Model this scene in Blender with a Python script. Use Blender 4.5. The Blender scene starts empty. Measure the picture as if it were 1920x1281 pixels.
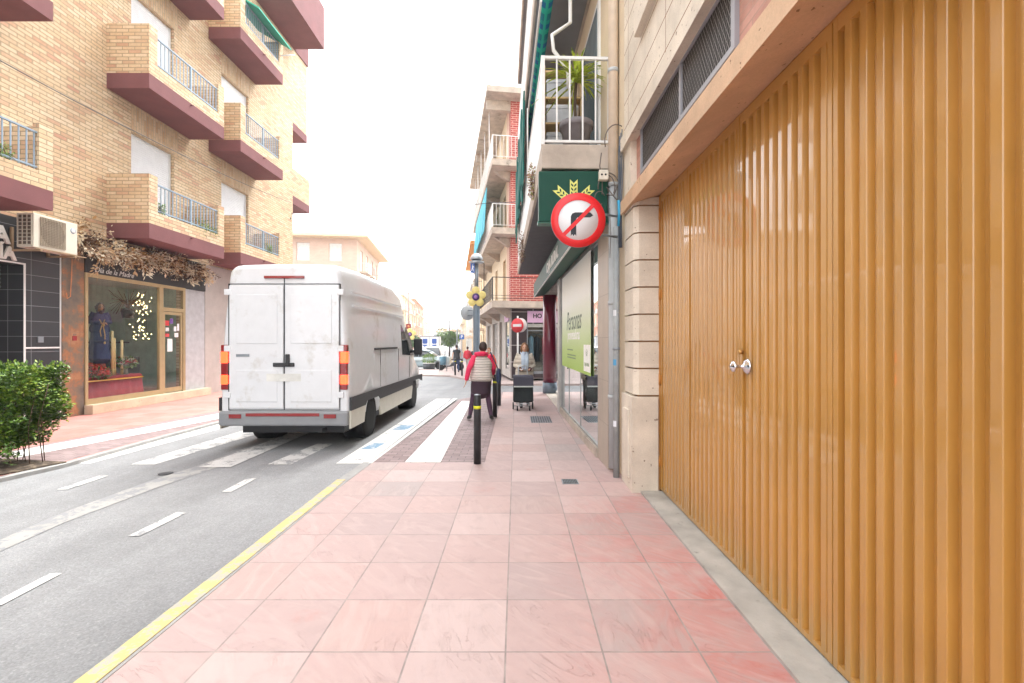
import bpy, bmesh, math, random
from mathutils import Vector, Matrix
R = math.radians
sc = bpy.context.scene
col = sc.collection
# ---------------------------------------------------------------- camera, world, sun, exposure
F, CX, CY, H = 900.0, 968.0, 640.5, 1.6          # photo pixels, eye height in metres
cd = bpy.data.cameras.new('camera'); cam = bpy.data.objects.new('camera', cd); col.objects.link(cam)
cam.location = (0, 0, H); cam.rotation_euler = (R(90), 0, 0)
cd.sensor_width = 36; cd.lens = 36 * F / 1920; cd.shift_x = -8 / 1920
cd.clip_start = 0.05; cd.clip_end = 2000
sc.camera = cam
SUN_EL, SUN_AZ = 58, 24                            # azimuth from +Y towards +X
w = bpy.data.worlds.new('World'); sc.world = w; w.use_nodes = True
nt = w.node_tree; bg = nt.nodes['Background']
sky = nt.nodes.new('ShaderNodeTexSky'); sky.sky_type = 'NISHITA'; sky.sun_disc = False
sky.sun_elevation = R(SUN_EL); sky.sun_rotation = R(SUN_AZ); sky.dust_density = 5; sky.air_density = 1.6; sky.ozone_density = 0.6
hs = nt.nodes.new('ShaderNodeHueSaturation'); hs.inputs['Saturation'].default_value = 0.22
mx = nt.nodes.new('ShaderNodeMixRGB'); mx.inputs[0].default_value = 0.62; mx.inputs[2].default_value = (8.2, 8.3, 8.5, 1)
nt.links.new(sky.outputs[0], hs.inputs['Color']); nt.links.new(hs.outputs[0], mx.inputs[1])
nt.links.new(mx.outputs[0], bg.inputs['Color']); bg.inputs['Strength'].default_value = 0.15
ld = bpy.data.lights.new('sun', 'SUN'); ld.energy = 1.5; ld.angle = R(25); ld.color = (1, .96, .9)
sun = bpy.data.objects.new('sun', ld); col.objects.link(sun)
sd = Vector((math.sin(R(SUN_AZ)) * math.cos(R(SUN_EL)), math.cos(R(SUN_AZ)) * math.cos(R(SUN_EL)), math.sin(R(SUN_EL))))
sun.rotation_euler = sd.to_track_quat('Z', 'Y').to_euler(); sun.location = (0, 10, 30)
sc.view_settings.view_transform = 'Standard'; sc.view_settings.look = 'None'
sc.view_settings.exposure = 1.85; sc.view_settings.gamma = 1
sc.cycles.max_bounces = 8; sc.cycles.transparent_max_bounces = 12
sc.cycles.caustics_reflective = False; sc.cycles.caustics_refractive = False
try:
    sc.cycles.use_denoising = True
except Exception: pass

# ---------------------------------------------------------------- helpers
def ground_z(Y):
    if Y < 14: return 0.0
    return -0.02 * (min(Y, 60) - 14)
def at(px, py, Y): return Vector(((px - CX) / F * Y, Y, H - (py - CY) / F * Y))
def gp(px, py, z=0.0):
    Y = (H - z) * F / (py - CY); return Vector(((px - CX) / F * Y, Y, z))
def yx(px, X): return X * F / (px - CX)             # distance at which a wall at X shows at px

WM = {}
def wm(o): return WM.get(o.name, Matrix())
def tag(o, label=None, cat=None, group=None, kind=None):
    if label: o['label'] = label
    if cat: o['category'] = cat
    if group: o['group'] = group
    if kind: o['kind'] = kind
    return o
def thing(name, label, cat, loc=(0, 0, 0), rz=0, group=None, kind=None):
    o = bpy.data.objects.new(name, None); col.objects.link(o)
    o.location = loc; o.rotation_euler = (0, 0, rz); o.empty_display_size = .2
    WM[o.name] = Matrix.Translation(Vector(loc)) @ Matrix.Rotation(rz, 4, 'Z')
    return tag(o, label, cat, group, kind)
def place(o, loc, rz=0):
    o.location = loc; o.rotation_euler = (0, 0, rz); WM[o.name] = Matrix.Translation(Vector(loc)) @ Matrix.Rotation(rz, 4, 'Z')
KIDS = {}
def mesh_obj(name, me, parent=None):
    o = bpy.data.objects.new(name, me); col.objects.link(o)
    if parent is not None:
        o.parent = parent; WM[o.name] = wm(parent); KIDS.setdefault(parent.name, []).append(o)
    return o
def copy_tree(o, parent=None):
    c = o.copy(); col.objects.link(c)
    if parent is not None:
        c.parent = parent; KIDS.setdefault(parent.name, []).append(c)
    WM[c.name] = wm(o)
    for ch in KIDS.get(o.name, []): copy_tree(ch, c)
    return c

class MB:
    def __init__(s, local=True): s.bm = bmesh.new(); s.local = local; s.mi = 0
    def face(s, pts):
        f = s.bm.faces.new([s.bm.verts.new(p) for p in pts]); f.material_index = s.mi; return f
    def box(s, x0, x1, y0, y1, z0, z1, bev=0):
        if x0 > x1: x0, x1 = x1, x0
        if y0 > y1: y0, y1 = y1, y0
        if z0 > z1: z0, z1 = z1, z0
        m = Matrix.Translation(((x0 + x1) / 2, (y0 + y1) / 2, (z0 + z1) / 2)) @ Matrix.Diagonal((x1 - x0, y1 - y0, z1 - z0, 1))
        r = bmesh.ops.create_cube(s.bm, size=1, matrix=m)
        fs = set(f for v in r['verts'] for f in v.link_faces)
        for f in fs: f.material_index = s.mi
        if bev:
            es = list(set(e for v in r['verts'] for e in v.link_edges))
            q = bmesh.ops.bevel(s.bm, geom=es, offset=bev, segments=2, affect='EDGES', profile=.5)
            for f in q['faces']: f.material_index = s.mi
        return s
    def prism(s, pts, axis, a, b):
        """pts: 2D outline in the plane square to axis"""
        def P(p, t):
            if axis == 'x': return (t, p[0], p[1])
            if axis == 'y': return (p[0], t, p[1])
            return (p[0], p[1], t)
        A = [s.bm.verts.new(P(p, a)) for p in pts]; B = [s.bm.verts.new(P(p, b)) for p in pts]
        n = len(pts); fs = []
        fs.append(s.bm.faces.new(A)); fs.append(s.bm.faces.new(B[::-1]))
        for i in range(n): fs.append(s.bm.faces.new([A[i], B[i], B[(i + 1) % n], A[(i + 1) % n]]))
        for f in fs: f.material_index = s.mi
        bmesh.ops.recalc_face_normals(s.bm, faces=fs)
        return s
    def loft(s, pts, rad, seg=10, ref=(1, 0, 0), cap=True, smooth=True):
        pts = [Vector(p) for p in pts]; n = len(pts); rings = []
        if not isinstance(rad, (list, tuple)): rad = [rad] * n
        rad = [(r, r) if not isinstance(r, (list, tuple)) else r for r in rad]
        ref = Vector(ref)
        if cap:                                   # rounded ends
            d0 = (pts[0] - pts[1]).normalized(); d1 = (pts[-1] - pts[-2]).normalized()
            r0 = min(rad[0]); r1 = min(rad[-1])
            pts = [pts[0] + d0 * r0 * .6] + pts + [pts[-1] + d1 * r1 * .6]
            rad = [(rad[0][0] * .55, rad[0][1] * .55)] + list(rad) + [(rad[-1][0] * .55, rad[-1][1] * .55)]
            n += 2
        prev = None
        for i in range(n):
            d = (pts[min(i + 1, n - 1)] - pts[max(i - 1, 0)])
            if d.length < 1e-7: d = Vector((0, 0, 1))
            d.normalize()
            a = (prev if prev is not None else ref); a = a - d * a.dot(d)
            if a.length < .05:
                a = Vector((0, 1, 0)) - d * d.y
                if a.length < .05: a = Vector((0, 0, 1)) - d * d.z
            a.normalize(); prev = a if i else a
            b = d.cross(a)
            ring = [s.bm.verts.new(pts[i] + a * rad[i][0] * math.cos(2 * math.pi * k / seg) + b * rad[i][1] * math.sin(2 * math.pi * k / seg)) for k in range(seg)]
            rings.append(ring)
        for i in range(n - 1):
            for k in range(seg):
                f = s.bm.faces.new([rings[i][k], rings[i][(k + 1) % seg], rings[i + 1][(k + 1) % seg], rings[i + 1][k]])
                f.material_index = s.mi; f.smooth = smooth
        for r in (rings[0][::-1], rings[-1]):
            f = s.bm.faces.new(r); f.material_index = s.mi
        return s
    def tube(s, pts, r, seg=8): return s.loft(pts, r, seg, cap=False)
    def lathe(s, prof, c=(0, 0, 0), axis='z', seg=24):
        c = Vector(c); rings = []
        for (r, t) in prof:
            ring = []
            for k in range(seg):
                a = 2 * math.pi * k / seg; u, v = r * math.cos(a), r * math.sin(a)
                p = {'z': (u, v, t), 'y': (u, t, v), 'x': (t, u, v)}[axis]
                ring.append(s.bm.verts.new(c + Vector(p)))
            rings.append(ring)
        fs = []
        for i in range(len(rings) - 1):
            for k in range(seg):
                f = s.bm.faces.new([rings[i][k], rings[i][(k + 1) % seg], rings[i + 1][(k + 1) % seg], rings[i + 1][k]]); fs.append(f); f.smooth = True
        fs.append(s.bm.faces.new(rings[0][::-1])); fs.append(s.bm.faces.new(rings[-1]))
        for f in fs: f.material_index = s.mi
        bmesh.ops.recalc_face_normals(s.bm, faces=fs)
        return s
    def ball(s, c, r, seg=10, rings=7):
        if not isinstance(r, (tuple, list)): r = (r, r, r)
        m = Matrix.Translation(c) @ Matrix.Diagonal((r[0], r[1], r[2], 1))
        q = bmesh.ops.create_uvsphere(s.bm, u_segments=seg, v_segments=rings, radius=1, matrix=m)
        for v in q['verts']:
            for f in v.link_faces: f.material_index = s.mi; f.smooth = True
        return s
    def leaf(s, p, d, L, W, bend=0, up=(0, 0, 1)):
        p = Vector(p); d = Vector(d).normalized(); sd_ = d.cross(Vector(up))
        if sd_.length < .05: sd_ = d.cross(Vector((1, 0, 0)))
        sd_.normalize(); n = sd_.cross(d)
        m = p + d * L * .5 - n * bend * .3 * L; e = p + d * L - n * bend * L
        f = s.face([p, m + sd_ * W * .5, e, m - sd_ * W * .5]); return f
    def split(s, name, mat, parent=None):
        """each separate piece becomes a part of its own"""
        bm = s.bm; bm.verts.index_update(); seen = set(); groups = []
        for v in bm.verts:
            if v in seen: continue
            st = [v]; seen.add(v); g = []
            while st:
                q = st.pop(); g.append(q)
                for e in q.link_edges:
                    o = e.other_vert(q)
                    if o not in seen: seen.add(o); st.append(o)
            groups.append(g)
        out = []
        for g in groups:
            m = MB(s.local); mp = {v: m.bm.verts.new(v.co) for v in g}
            for f in set(f for v in g for f in v.link_faces):
                nf = m.bm.faces.new([mp[v] for v in f.verts]); nf.smooth = f.smooth
            out.append(m.build(name, mat, parent))
        bm.free(); return out
    def build(s, name, mat, parent=None, bevel=0):
        if parent is not None and not s.local:
            s.bm.transform(wm(parent).inverted())
        me = bpy.data.meshes.new(name); s.bm.to_mesh(me); s.bm.free()
        for m in (mat if isinstance(mat, (list, tuple)) else [mat]): me.materials.append(m)
        return mesh_obj(name, me, parent)

def evaluated(o):
    dg = bpy.context.evaluated_depsgraph_get(); dg.update()
    return bpy.data.meshes.new_from_object(o.evaluated_get(dg))
def remesh(mb, name, mat, parent, voxel=.012, smooth=3):
    me = bpy.data.meshes.new('tmp'); mb.bm.to_mesh(me); mb.bm.free()
    t = bpy.data.objects.new('tmp', me); col.objects.link(t)
    m = t.modifiers.new('r', 'REMESH'); m.mode = 'VOXEL'; m.voxel_size = voxel; m.use_smooth_shade = True
    if smooth:
        m = t.modifiers.new('s', 'SMOOTH'); m.iterations = smooth; m.factor = .5
    out = evaluated(t); bpy.data.objects.remove(t); bpy.data.meshes.remove(me)
    out.name = name; out.materials.clear(); out.materials.append(mat)
    return mesh_obj(name, out, parent)
def boolean_cut(o, cutter_mb):
    me = bpy.data.meshes.new('cut'); cutter_mb.bm.to_mesh(me); cutter_mb.bm.free()
    c = bpy.data.objects.new('cut', me); col.objects.link(c)
    m = o.modifiers.new('b', 'BOOLEAN'); m.operation = 'DIFFERENCE'; m.object = c; m.solver = 'EXACT'
    par = o.parent; o.parent = None
    new = evaluated(o); o.modifiers.clear(); o.data = new; o.parent = par
    bpy.data.objects.remove(c)
def text(name, s, size, mat, parent, M, extrude=.002, align='CENTER', sx=1, shear=0, bold=0):
    cu = bpy.data.curves.new(name, 'FONT'); cu.body = s; cu.size = size; cu.extrude = extrude; cu.align_x = align; cu.align_y = 'CENTER'
    cu.shear = shear; cu.offset = bold
    t = bpy.data.objects.new('tmp', cu); col.objects.link(t); me = evaluated(t)
    bpy.data.objects.remove(t); me.transform(M @ Matrix.Diagonal((sx, 1, 1, 1)))
    me.materials.clear(); me.materials.append(mat); me.name = name
    return mesh_obj(name, me, parent)
def facing(loc, d):
    """matrix that puts flat lettering at loc, readable from direction d (x or y axis)"""
    loc = Vector(loc); n = Vector(d).normalized(); up = Vector((0, 0, 1)); r = up.cross(n).normalized()
    M = Matrix((r, up, n)).transposed().to_4x4(); M.translation = loc; return M

# ---------------------------------------------------------------- materials
def srgb(h):
    h = h.lstrip('#'); v = [int(h[i:i + 2], 16) / 255 for i in (0, 2, 4)]
    return tuple(x / 12.92 if x <= .04045 else ((x + .055) / 1.055) ** 2.4 for x in v) + (1,)
MATS = {}
class NG:
    def __init__(s, name):
        s.m = bpy.data.materials.new(name); s.m.use_nodes = True; s.t = s.m.node_tree; s.b = s.t.nodes['Principled BSDF']
    def n(s, typ, **kw):
        q = s.t.nodes.new('ShaderNode' + typ)
        for k, v in kw.items():
            if k.startswith('i_'):
                k2 = k[2:]; k2 = int(k2) if k2.isdigit() else k2.replace('_', ' ')
                q.inputs[k2].default_value = v
            else: setattr(q, k, v)
        return q
    def l(s, a, b): s.t.links.new(a, b)
    def math(s, op, a, b=None, c=None):
        q = s.n('Math', operation=op)
        for i, x in enumerate((a, b, c)):
            if x is None: continue
            if isinstance(x, (int, float)): q.inputs[i].default_value = x
            else: s.l(x, q.inputs[i])
        return q.outputs[0]
    def noise(s, scale, detail=4, vec=None, rough=.55):
        q = s.n('TexNoise'); q.inputs['Scale'].default_value = scale; q.inputs['Detail'].default_value = detail; q.inputs['Roughness'].default_value = rough
        if vec is not None: s.l(vec, q.inputs['Vector'])
        return q
    def ramp(s, fac, stops):
        q = s.n('ValToRGB'); e = q.color_ramp.elements
        while len(e) < len(stops): e.new(.5)
        for i, (p, c) in enumerate(stops):
            e[i].position = p; e[i].color = c if isinstance(c, (tuple, list)) else (c, c, c, 1)
        s.l(fac, q.inputs[0]); return q.outputs[0]
    def mix(s, fac, a, b, mode='MIX'):
        q = s.n('MixRGB', blend_type=mode)
        for i, x in enumerate((fac, a, b)):
            if isinstance(x, (int, float)): q.inputs[i].default_value = x
            elif isinstance(x, (tuple, list)): q.inputs[i].default_value = x
            else: s.l(x, q.inputs[i])
        return q.outputs[0]
    def bump(s, h, strength=.3, dist=.01):
        q = s.n('Bump'); q.inputs['Strength'].default_value = strength; q.inputs['Distance'].default_value = dist
        s.l(h, q.inputs['Height']); s.l(q.outputs[0], s.b.inputs['Normal']); return q
    def pos(s): return s.n('NewGeometry').outputs['Position']
    def obj(s): return s.n('TexCoord').outputs['Object']
    def uv(s, scale=(1, 1), off=(0, 0)):
        """wall coordinates: horizontal run and height, in metres"""
        g = s.n('NewGeometry'); sp = s.n('SeparateXYZ'); s.l(g.outputs['Position'], sp.inputs[0])
        sn = s.n('SeparateXYZ'); s.l(g.outputs['True Normal'], sn.inputs[0])
        ax = s.math('ABSOLUTE', sn.outputs[0]); ay = s.math('ABSOLUTE', sn.outputs[1])
        k = s.math('GREATER_THAN', ax, ay)
        mx_ = s.n('Mix'); mx_.data_type = 'FLOAT'; s.l(k, mx_.inputs[0]); s.l(sp.outputs[0], mx_.inputs[2]); s.l(sp.outputs[1], mx_.inputs[3])
        c = s.n('CombineXYZ')
        s.l(s.math('ADD', mx_.outputs[0], off[0]), c.inputs[0]); s.l(s.math('ADD', sp.outputs[2], off[1]), c.inputs[1])
        return c.outputs[0], mx_.outputs[0], sp.outputs[2]
def C(x): return srgb(x) if isinstance(x, str) else tuple(x) + ((1,) if len(x) == 3 else ())
def mat(name, c, rough=.6, metal=0, var=.12, vs=6, bump=0, bs=60, spec=.5, coat=0, emit=0, use='pos', dirt=None):
    if name in MATS: return MATS[name]
    g = NG(name); c = C(c)
    v = g.pos() if use == 'pos' else g.obj()
    nz = g.noise(vs, 5, v)
    lo = tuple(x * (1 - var) for x in c[:3]) + (1,); hi = tuple(min(1, x * (1 + var)) for x in c[:3]) + (1,)
    cc = g.ramp(nz.outputs[0], [(.3, lo), (.7, hi)])
    if dirt:
        n2 = g.noise(dirt[1], 6, v, .7); cc = g.mix(g.ramp(n2.outputs[0], [(dirt[2], 0.0), (min(1, dirt[2] + .12), .85)]), cc, C(dirt[0]))
    g.l(cc, g.b.inputs['Base Color'])
    g.b.inputs['Roughness'].default_value = rough; g.b.inputs['Metallic'].default_value = metal
    g.b.inputs['Specular IOR Level'].default_value = spec; g.b.inputs['Coat Weight'].default_value = coat
    if bump:
        n3 = g.noise(bs, 4, v); g.bump(n3.outputs[0], bump, .01)
    if emit:
        g.b.inputs['Emission Color'].default_value = c; g.b.inputs['Emission Strength'].default_value = emit
    MATS[name] = g.m; return g.m

def brick_mat(name, cols, mortar, bw=.25, bh=.052, ms=.006, upright=False, bump=.6, stain=.15, offset=.5):
    if name in MATS: return MATS[name]
    g = NG(name); vec, u, z = g.uv()
    if upright:
        c = g.n('CombineXYZ'); g.l(z, c.inputs[0]); g.l(u, c.inputs[1]); vec = c.outputs[0]
    b = g.n('TexBrick'); g.l(vec, b.inputs['Vector']); b.offset = offset
    b.inputs['Scale'].default_value = 1; b.inputs['Brick Width'].default_value = bw; b.inputs['Row Height'].default_value = bh
    b.inputs['Mortar Size'].default_value = ms; b.inputs['Mortar Smooth'].default_value = .15; b.inputs['Bias'].default_value = 0
    b.inputs['Color1'].default_value = (0, 0, 0, 1); b.inputs['Color2'].default_value = (1, 1, 1, 1); b.inputs['Mortar'].default_value = (.5, .5, .5, 1)
    n = len(cols); cc = g.ramp(b.outputs['Color'], [(i / (n - 1) if n > 1 else 0, C(q)) for i, q in enumerate(cols)])
    nz = g.noise(14, 6, g.pos()); cc = g.mix(.22, cc, g.ramp(nz.outputs[0], [(.3, .25), (.7, 1.0)]), 'MULTIPLY')
    n2 = g.noise(.9, 5, g.pos()); cc = g.mix(stain, cc, g.ramp(n2.outputs[0], [(.35, .4), (.65, 1.0)]), 'MULTIPLY')
    cc = g.mix(b.outputs['Fac'], cc, C(mortar)); g.l(cc, g.b.inputs['Base Color'])
    g.b.inputs['Roughness'].default_value = .8
    inv = g.math('SUBTRACT', 1, b.outputs['Fac']); h = g.math('ADD', inv, g.math('MULTIPLY', nz.outputs[0], .25)); g.bump(h, bump, .006)
    MATS[name] = g.m; return g.m

def ground_tile():
    g = NG('slate textured red paving'); p = g.pos()
    mp = g.n('Mapping'); g.l(p, mp.inputs[0]); mp.inputs['Location'].default_value = (.055, -.474, 0)
    b = g.n('TexBrick'); g.l(mp.outputs[0], b.inputs['Vector']); b.offset = 0; b.squash = 1
    for k, v in (('Scale', 1), ('Brick Width', .5), ('Row Height', .5), ('Mortar Size', .005), ('Mortar Smooth', .1), ('Bias', 0)): b.inputs[k].default_value = v
    b.inputs['Color1'].default_value = (0, 0, 0, 1); b.inputs['Color2'].default_value = (1, 1, 1, 1)
    # per tile random vector
    sn = g.n('VectorMath', operation='SNAP'); g.l(mp.outputs[0], sn.inputs[0]); sn.inputs[1].default_value = (.5, .5, 10)
    wn = g.n('TexWhiteNoise'); g.l(sn.outputs[0], wn.inputs[0])
    off = g.n('VectorMath', operation='MULTIPLY_ADD'); g.l(wn.outputs['Color'], off.inputs[0]); off.inputs[1].default_value = (9, 9, 9); g.l(p, off.inputs[2])
    # cleft slate relief: stretched, distorted noise, turned per tile
    rot = g.n('VectorRotate', rotation_type='Z_AXIS'); g.l(off.outputs[0], rot.inputs['Vector']); g.l(g.math('ADD', .5, g.math('MULTIPLY', wn.outputs['Value'], 1.0)), rot.inputs['Angle'])
    st = g.n('Mapping'); g.l(rot.outputs[0], st.inputs[0]); st.inputs['Scale'].default_value = (1.5, 5.5, 1)
    n1 = g.noise(1.1, 5, st.outputs[0], .5); n1.inputs['Distortion'].default_value = 2.2
    ridg = g.math('ABSOLUTE', g.math('SUBTRACT', n1.outputs[0], .5))
    crack = g.ramp(ridg, [(0.0, 0.0), (.011, 1.0)])
    msk = g.noise(3.0, 2, off.outputs[0]); mk = g.ramp(msk.outputs[0], [(.5, 0.0), (.62, 1.0)])
    crk = g.mix(mk, (1, 1, 1, 1), crack)
    # colour
    fine_ = g.noise(40, 3, p)
    cc = g.ramp(wn.outputs['Value'], [(0, C('#ad9a98')), (.25, C('#b9a09c')), (.5, C('#b29b98')), (.75, C('#c0aca9')), (.9, C('#b79a94')), (1, C('#aa9d9b'))])
    sp = g.n('SeparateXYZ'); g.l(p, sp.inputs[0])
    edge = g.n('MapRange'); g.l(sp.outputs[0], edge.inputs[0]); edge.inputs[1].default_value = .1; edge.inputs[2].default_value = 1.2
    yy = g.n('MapRange'); g.l(sp.outputs[1], yy.inputs[0]); yy.inputs[1].default_value = 6.0; yy.inputs[2].default_value = 3.0
    n2 = g.noise(2.6, 5, p); wear = g.math('MULTIPLY', g.math('MULTIPLY', edge.outputs[0], yy.outputs[0]), g.ramp(n2.outputs[0], [(.34, 0.25), (.55, 1.0)]))
    wc = g.n('SeparateColor'); g.l(wn.outputs['Color'], wc.inputs[0]); wear = g.math('MULTIPLY', wear, g.math('ADD', .5, g.math('MULTIPLY', wc.outputs[1], .7))); wear = g.math('MULTIPLY', wear, g.ramp(n1.outputs[0], [(.38, .45), (.5, 1.0)])); cc = g.mix(wear, cc, C('#bb6e66'))
    n3 = g.noise(1.3, 6, p, .65); cc = g.mix(g.ramp(n3.outputs[0], [(.62, 0.0), (.72, .6)]), cc, C('#b98a81'))
    n4 = g.noise(7, 6, p, .7); cc = g.mix(g.ramp(n4.outputs[0], [(.5, 0.0), (.75, .55)]), cc, C('#a3908c'))
    strk = g.ramp(n1.outputs[0], [(.48, 0.0), (.75, .35)]); cc = g.mix(strk, cc, C('#c9b4b0'))
    cc = g.mix(1.0, cc, g.ramp(crk, [(0, .88), (1, 1.0)]), 'MULTIPLY')
    sv = g.n('TexVoronoi'); g.l(p, sv.inputs['Vector']); sv.inputs['Scale'].default_value = 3.1; svr = g.n('SeparateColor'); g.l(sv.outputs['Color'], svr.inputs[0])
    spot = g.math('MULTIPLY', g.math('LESS_THAN', g.math('ADD', sv.outputs['Distance'], g.math('MULTIPLY', fine_.outputs[0], .03)), g.math('ADD', .022, g.math('MULTIPLY', svr.outputs[1], .02))), g.math('GREATER_THAN', svr.outputs[0], .55))
    cc = g.mix(g.math('MULTIPLY', spot, .45), cc, C('#6d6462'))
    jn = g.noise(4, 5, p, .7); cc = g.mix(b.outputs['Fac'], cc, g.ramp(jn.outputs[0], [(.35, C('#857a77')), (.65, C('#a89c97'))]))
    g.l(cc, g.b.inputs['Base Color']); g.b.inputs['Roughness'].default_value = .62
    fine = g.noise(60, 4, p)
    h = g.math('ADD', g.math('MULTIPLY', n1.outputs[0], 1.2), g.math('MULTIPLY', crk, .5)); h = g.math('ADD', h, g.math('MULTIPLY', fine.outputs[0], .12))
    h = g.math('MULTIPLY', h, g.math('SUBTRACT', 1, b.outputs['Fac'])); g.bump(h, .55, .008)
    return g.m
def paver(name, c1, c2, mort, bw=.2, bh=.1, ang=0):
    g = NG(name); p = g.pos(); mp = g.n('Mapping'); g.l(p, mp.inputs[0]); mp.inputs['Rotation'].default_value = (0, 0, ang)
    b = g.n('TexBrick'); g.l(mp.outputs[0], b.inputs['Vector'])
    for k, v in (('Scale', 1), ('Brick Width', bw), ('Row Height', bh), ('Mortar Size', .005), ('Mortar Smooth', .1)): b.inputs[k].default_value = v
    b.inputs['Color1'].default_value = C(c1); b.inputs['Color2'].default_value = C(c2); b.inputs['Mortar'].default_value = C(mort)
    n = g.noise(5, 6, p, .7); cc = g.mix(.4, b.outputs['Color'], g.ramp(n.outputs[0], [(.3, .5), (.7, 1.0)]), 'MULTIPLY')
    g.l(cc, g.b.inputs['Base Color']); g.b.inputs['Roughness'].default_value = .75
    g.bump(g.math('SUBTRACT', 1, b.outputs['Fac']), .5, .006); return g.m
def asphalt():
    g = NG('asphalt'); p = g.pos()
    vo = g.n('TexVoronoi'); g.l(p, vo.inputs['Vector']); vo.inputs['Scale'].default_value = 95
    n1 = g.noise(130, 3, p); n2 = g.noise(.55, 6, p, .65); n3 = g.noise(5, 6, p, .7)
    st = g.n('Mapping'); g.l(p, st.inputs[0]); st.inputs['Scale'].default_value = (1.6, .12, 1); n4 = g.noise(1, 4, st.outputs[0])
    cc = g.ramp(vo.outputs['Color'], [(0, (.225, .232, .24, 1)), (.6, (.285, .293, .303, 1)), (.85, (.32, .33, .34, 1)), (1, (.40, .405, .41, 1))])
    cc = g.mix(.5, cc, g.ramp(n2.outputs[0], [(.3, .62), (.7, 1.15)]), 'MULTIPLY'); cc = g.mix(.4, cc, g.ramp(n4.outputs[0], [(.35, .6), (.62, 1.15)]), 'MULTIPLY')
    cc = g.mix(.25, cc, g.ramp(n3.outputs[0], [(.3, .5), (.7, 1.0)]), 'MULTIPLY')
    g.l(cc, g.b.inputs['Base Color']); g.b.inputs['Roughness'].default_value = .72
    g.bump(g.math('ADD', vo.outputs['Distance'], n1.outputs[0]), .35, .005); return g.m
def paint(name, c, under, wear=.5, scale=9, pattern=None):
    g = NG(name); p = g.pos(); n = g.noise(scale, 8, p, .75); n2 = g.noise(scale * 9, 3, p)
    k = g.ramp(g.math('ADD', n.outputs[0], g.math('MULTIPLY', g.math('SUBTRACT', n2.outputs[0], .5), .25)), [(wear, 0.0), (wear + .05, 1.0)])
    top = C(c); tn = g.noise(3, 4, p); top = g.mix(.35, top, g.ramp(tn.outputs[0], [(.3, .6), (.7, 1.0)]), 'MULTIPLY')
    if pattern:
        b = g.n('TexBrick'); g.l(p, b.inputs['Vector'])
        for kk, v in (('Scale', 1), ('Brick Width', .2), ('Row Height', .1), ('Mortar Size', .006), ('Mortar Smooth', .1)): b.inputs[kk].default_value = v
        top = g.mix(b.outputs['Fac'], top, C(pattern))
    cc = g.mix(k, C(under), top); g.l(cc, g.b.inputs['Base Color']); g.b.inputs['Roughness'].default_value = .65
    g.bump(n2.outputs[0], .25, .004); return g.m
def glass(name, tint=(.9, .95, .95), refl=.25, rough=.0):
    if name in MATS: return MATS[name]
    g = NG(name); g.t.nodes.remove(g.b)
    lw = g.n('Fresnel'); lw.inputs['IOR'].default_value = 1.5
    tr = g.n('BsdfTransparent'); tr.inputs[0].default_value = tint + (1,)
    gl = g.n('BsdfGlossy'); gl.inputs['Roughness'].default_value = rough + .01; gl.inputs['Color'].default_value = (.92, .95, .96, 1)
    k = g.math('MINIMUM', g.math('ADD', refl * .35, g.math('MULTIPLY', lw.outputs[0], 1.0 + refl)), .92)
    k = g.math('MULTIPLY', k, g.math('SUBTRACT', 1, g.n('NewGeometry').outputs['Backfacing']))
    m = g.n('MixShader'); g.l(k, m.inputs[0]); g.l(tr.outputs[0], m.inputs[1]); g.l(gl.outputs[0], m.inputs[2])
    g.l(m.outputs[0], g.t.nodes['Material Output'].inputs[0]); MATS[name] = g.m; return g.m
def foliage(name, cols, rough=.5):
    if name in MATS: return MATS[name]
    g = NG(name); wn = g.n('TexWhiteNoise'); sn = g.n('VectorMath', operation='SNAP'); g.l(g.pos(), sn.inputs[0]); sn.inputs[1].default_value = (.035, .035, .035); g.l(sn.outputs[0], wn.inputs[0])
    n = g.noise(2.5, 4, g.pos()); f = g.math('ADD', g.math('MULTIPLY', wn.outputs['Value'], .55), g.math('SUBTRACT', g.math('MULTIPLY', n.outputs[0], 1.1), .3))
    cc = g.ramp(f, [(i / (len(cols) - 1), C(q)) for i, q in enumerate(cols)])
    g.l(cc, g.b.inputs['Base Color']); g.b.inputs['Roughness'].default_value = rough
    g.b.inputs['Transmission Weight'].default_value = 0
    MATS[name] = g.m; return g.m
def wall_tiles(name, c, joint, tw, th, var=.15, ms=.004, offset=0, rough=.4, cloud=None, vs=3, off=(0, 0)):
    if name in MATS: return MATS[name]
    g = NG(name); vec, u, z = g.uv(off=off)
    b = g.n('TexBrick'); g.l(vec, b.inputs['Vector']); b.offset = offset
    for k, v in (('Scale', 1), ('Brick Width', tw), ('Row Height', th), ('Mortar Size', ms), ('Mortar Smooth', .1), ('Bias', 0)): b.inputs[k].default_value = v
    c = C(c); lo = tuple(x * (1 - var) for x in c[:3]) + (1,); hi = tuple(min(1, x * (1 + var)) for x in c[:3]) + (1,)
    b.inputs['Color1'].default_value = lo; b.inputs['Color2'].default_value = hi
    cc = b.outputs['Color']; n = g.noise(vs, 7, g.pos(), .68)
    if cloud: cc = g.mix(.85, cc, g.ramp(n.outputs[0], cloud))
    else: cc = g.mix(.3, cc, g.ramp(n.outputs[0], [(.3, .55), (.7, 1.0)]), 'MULTIPLY')
    cc = g.mix(b.outputs['Fac'], cc, C(joint)); g.l(cc, g.b.inputs['Base Color']); g.b.inputs['Roughness'].default_value = rough
    g.bump(g.math('SUBTRACT', 1, b.outputs['Fac']), .4, .005); MATS[name] = g.m; return g.m
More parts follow.
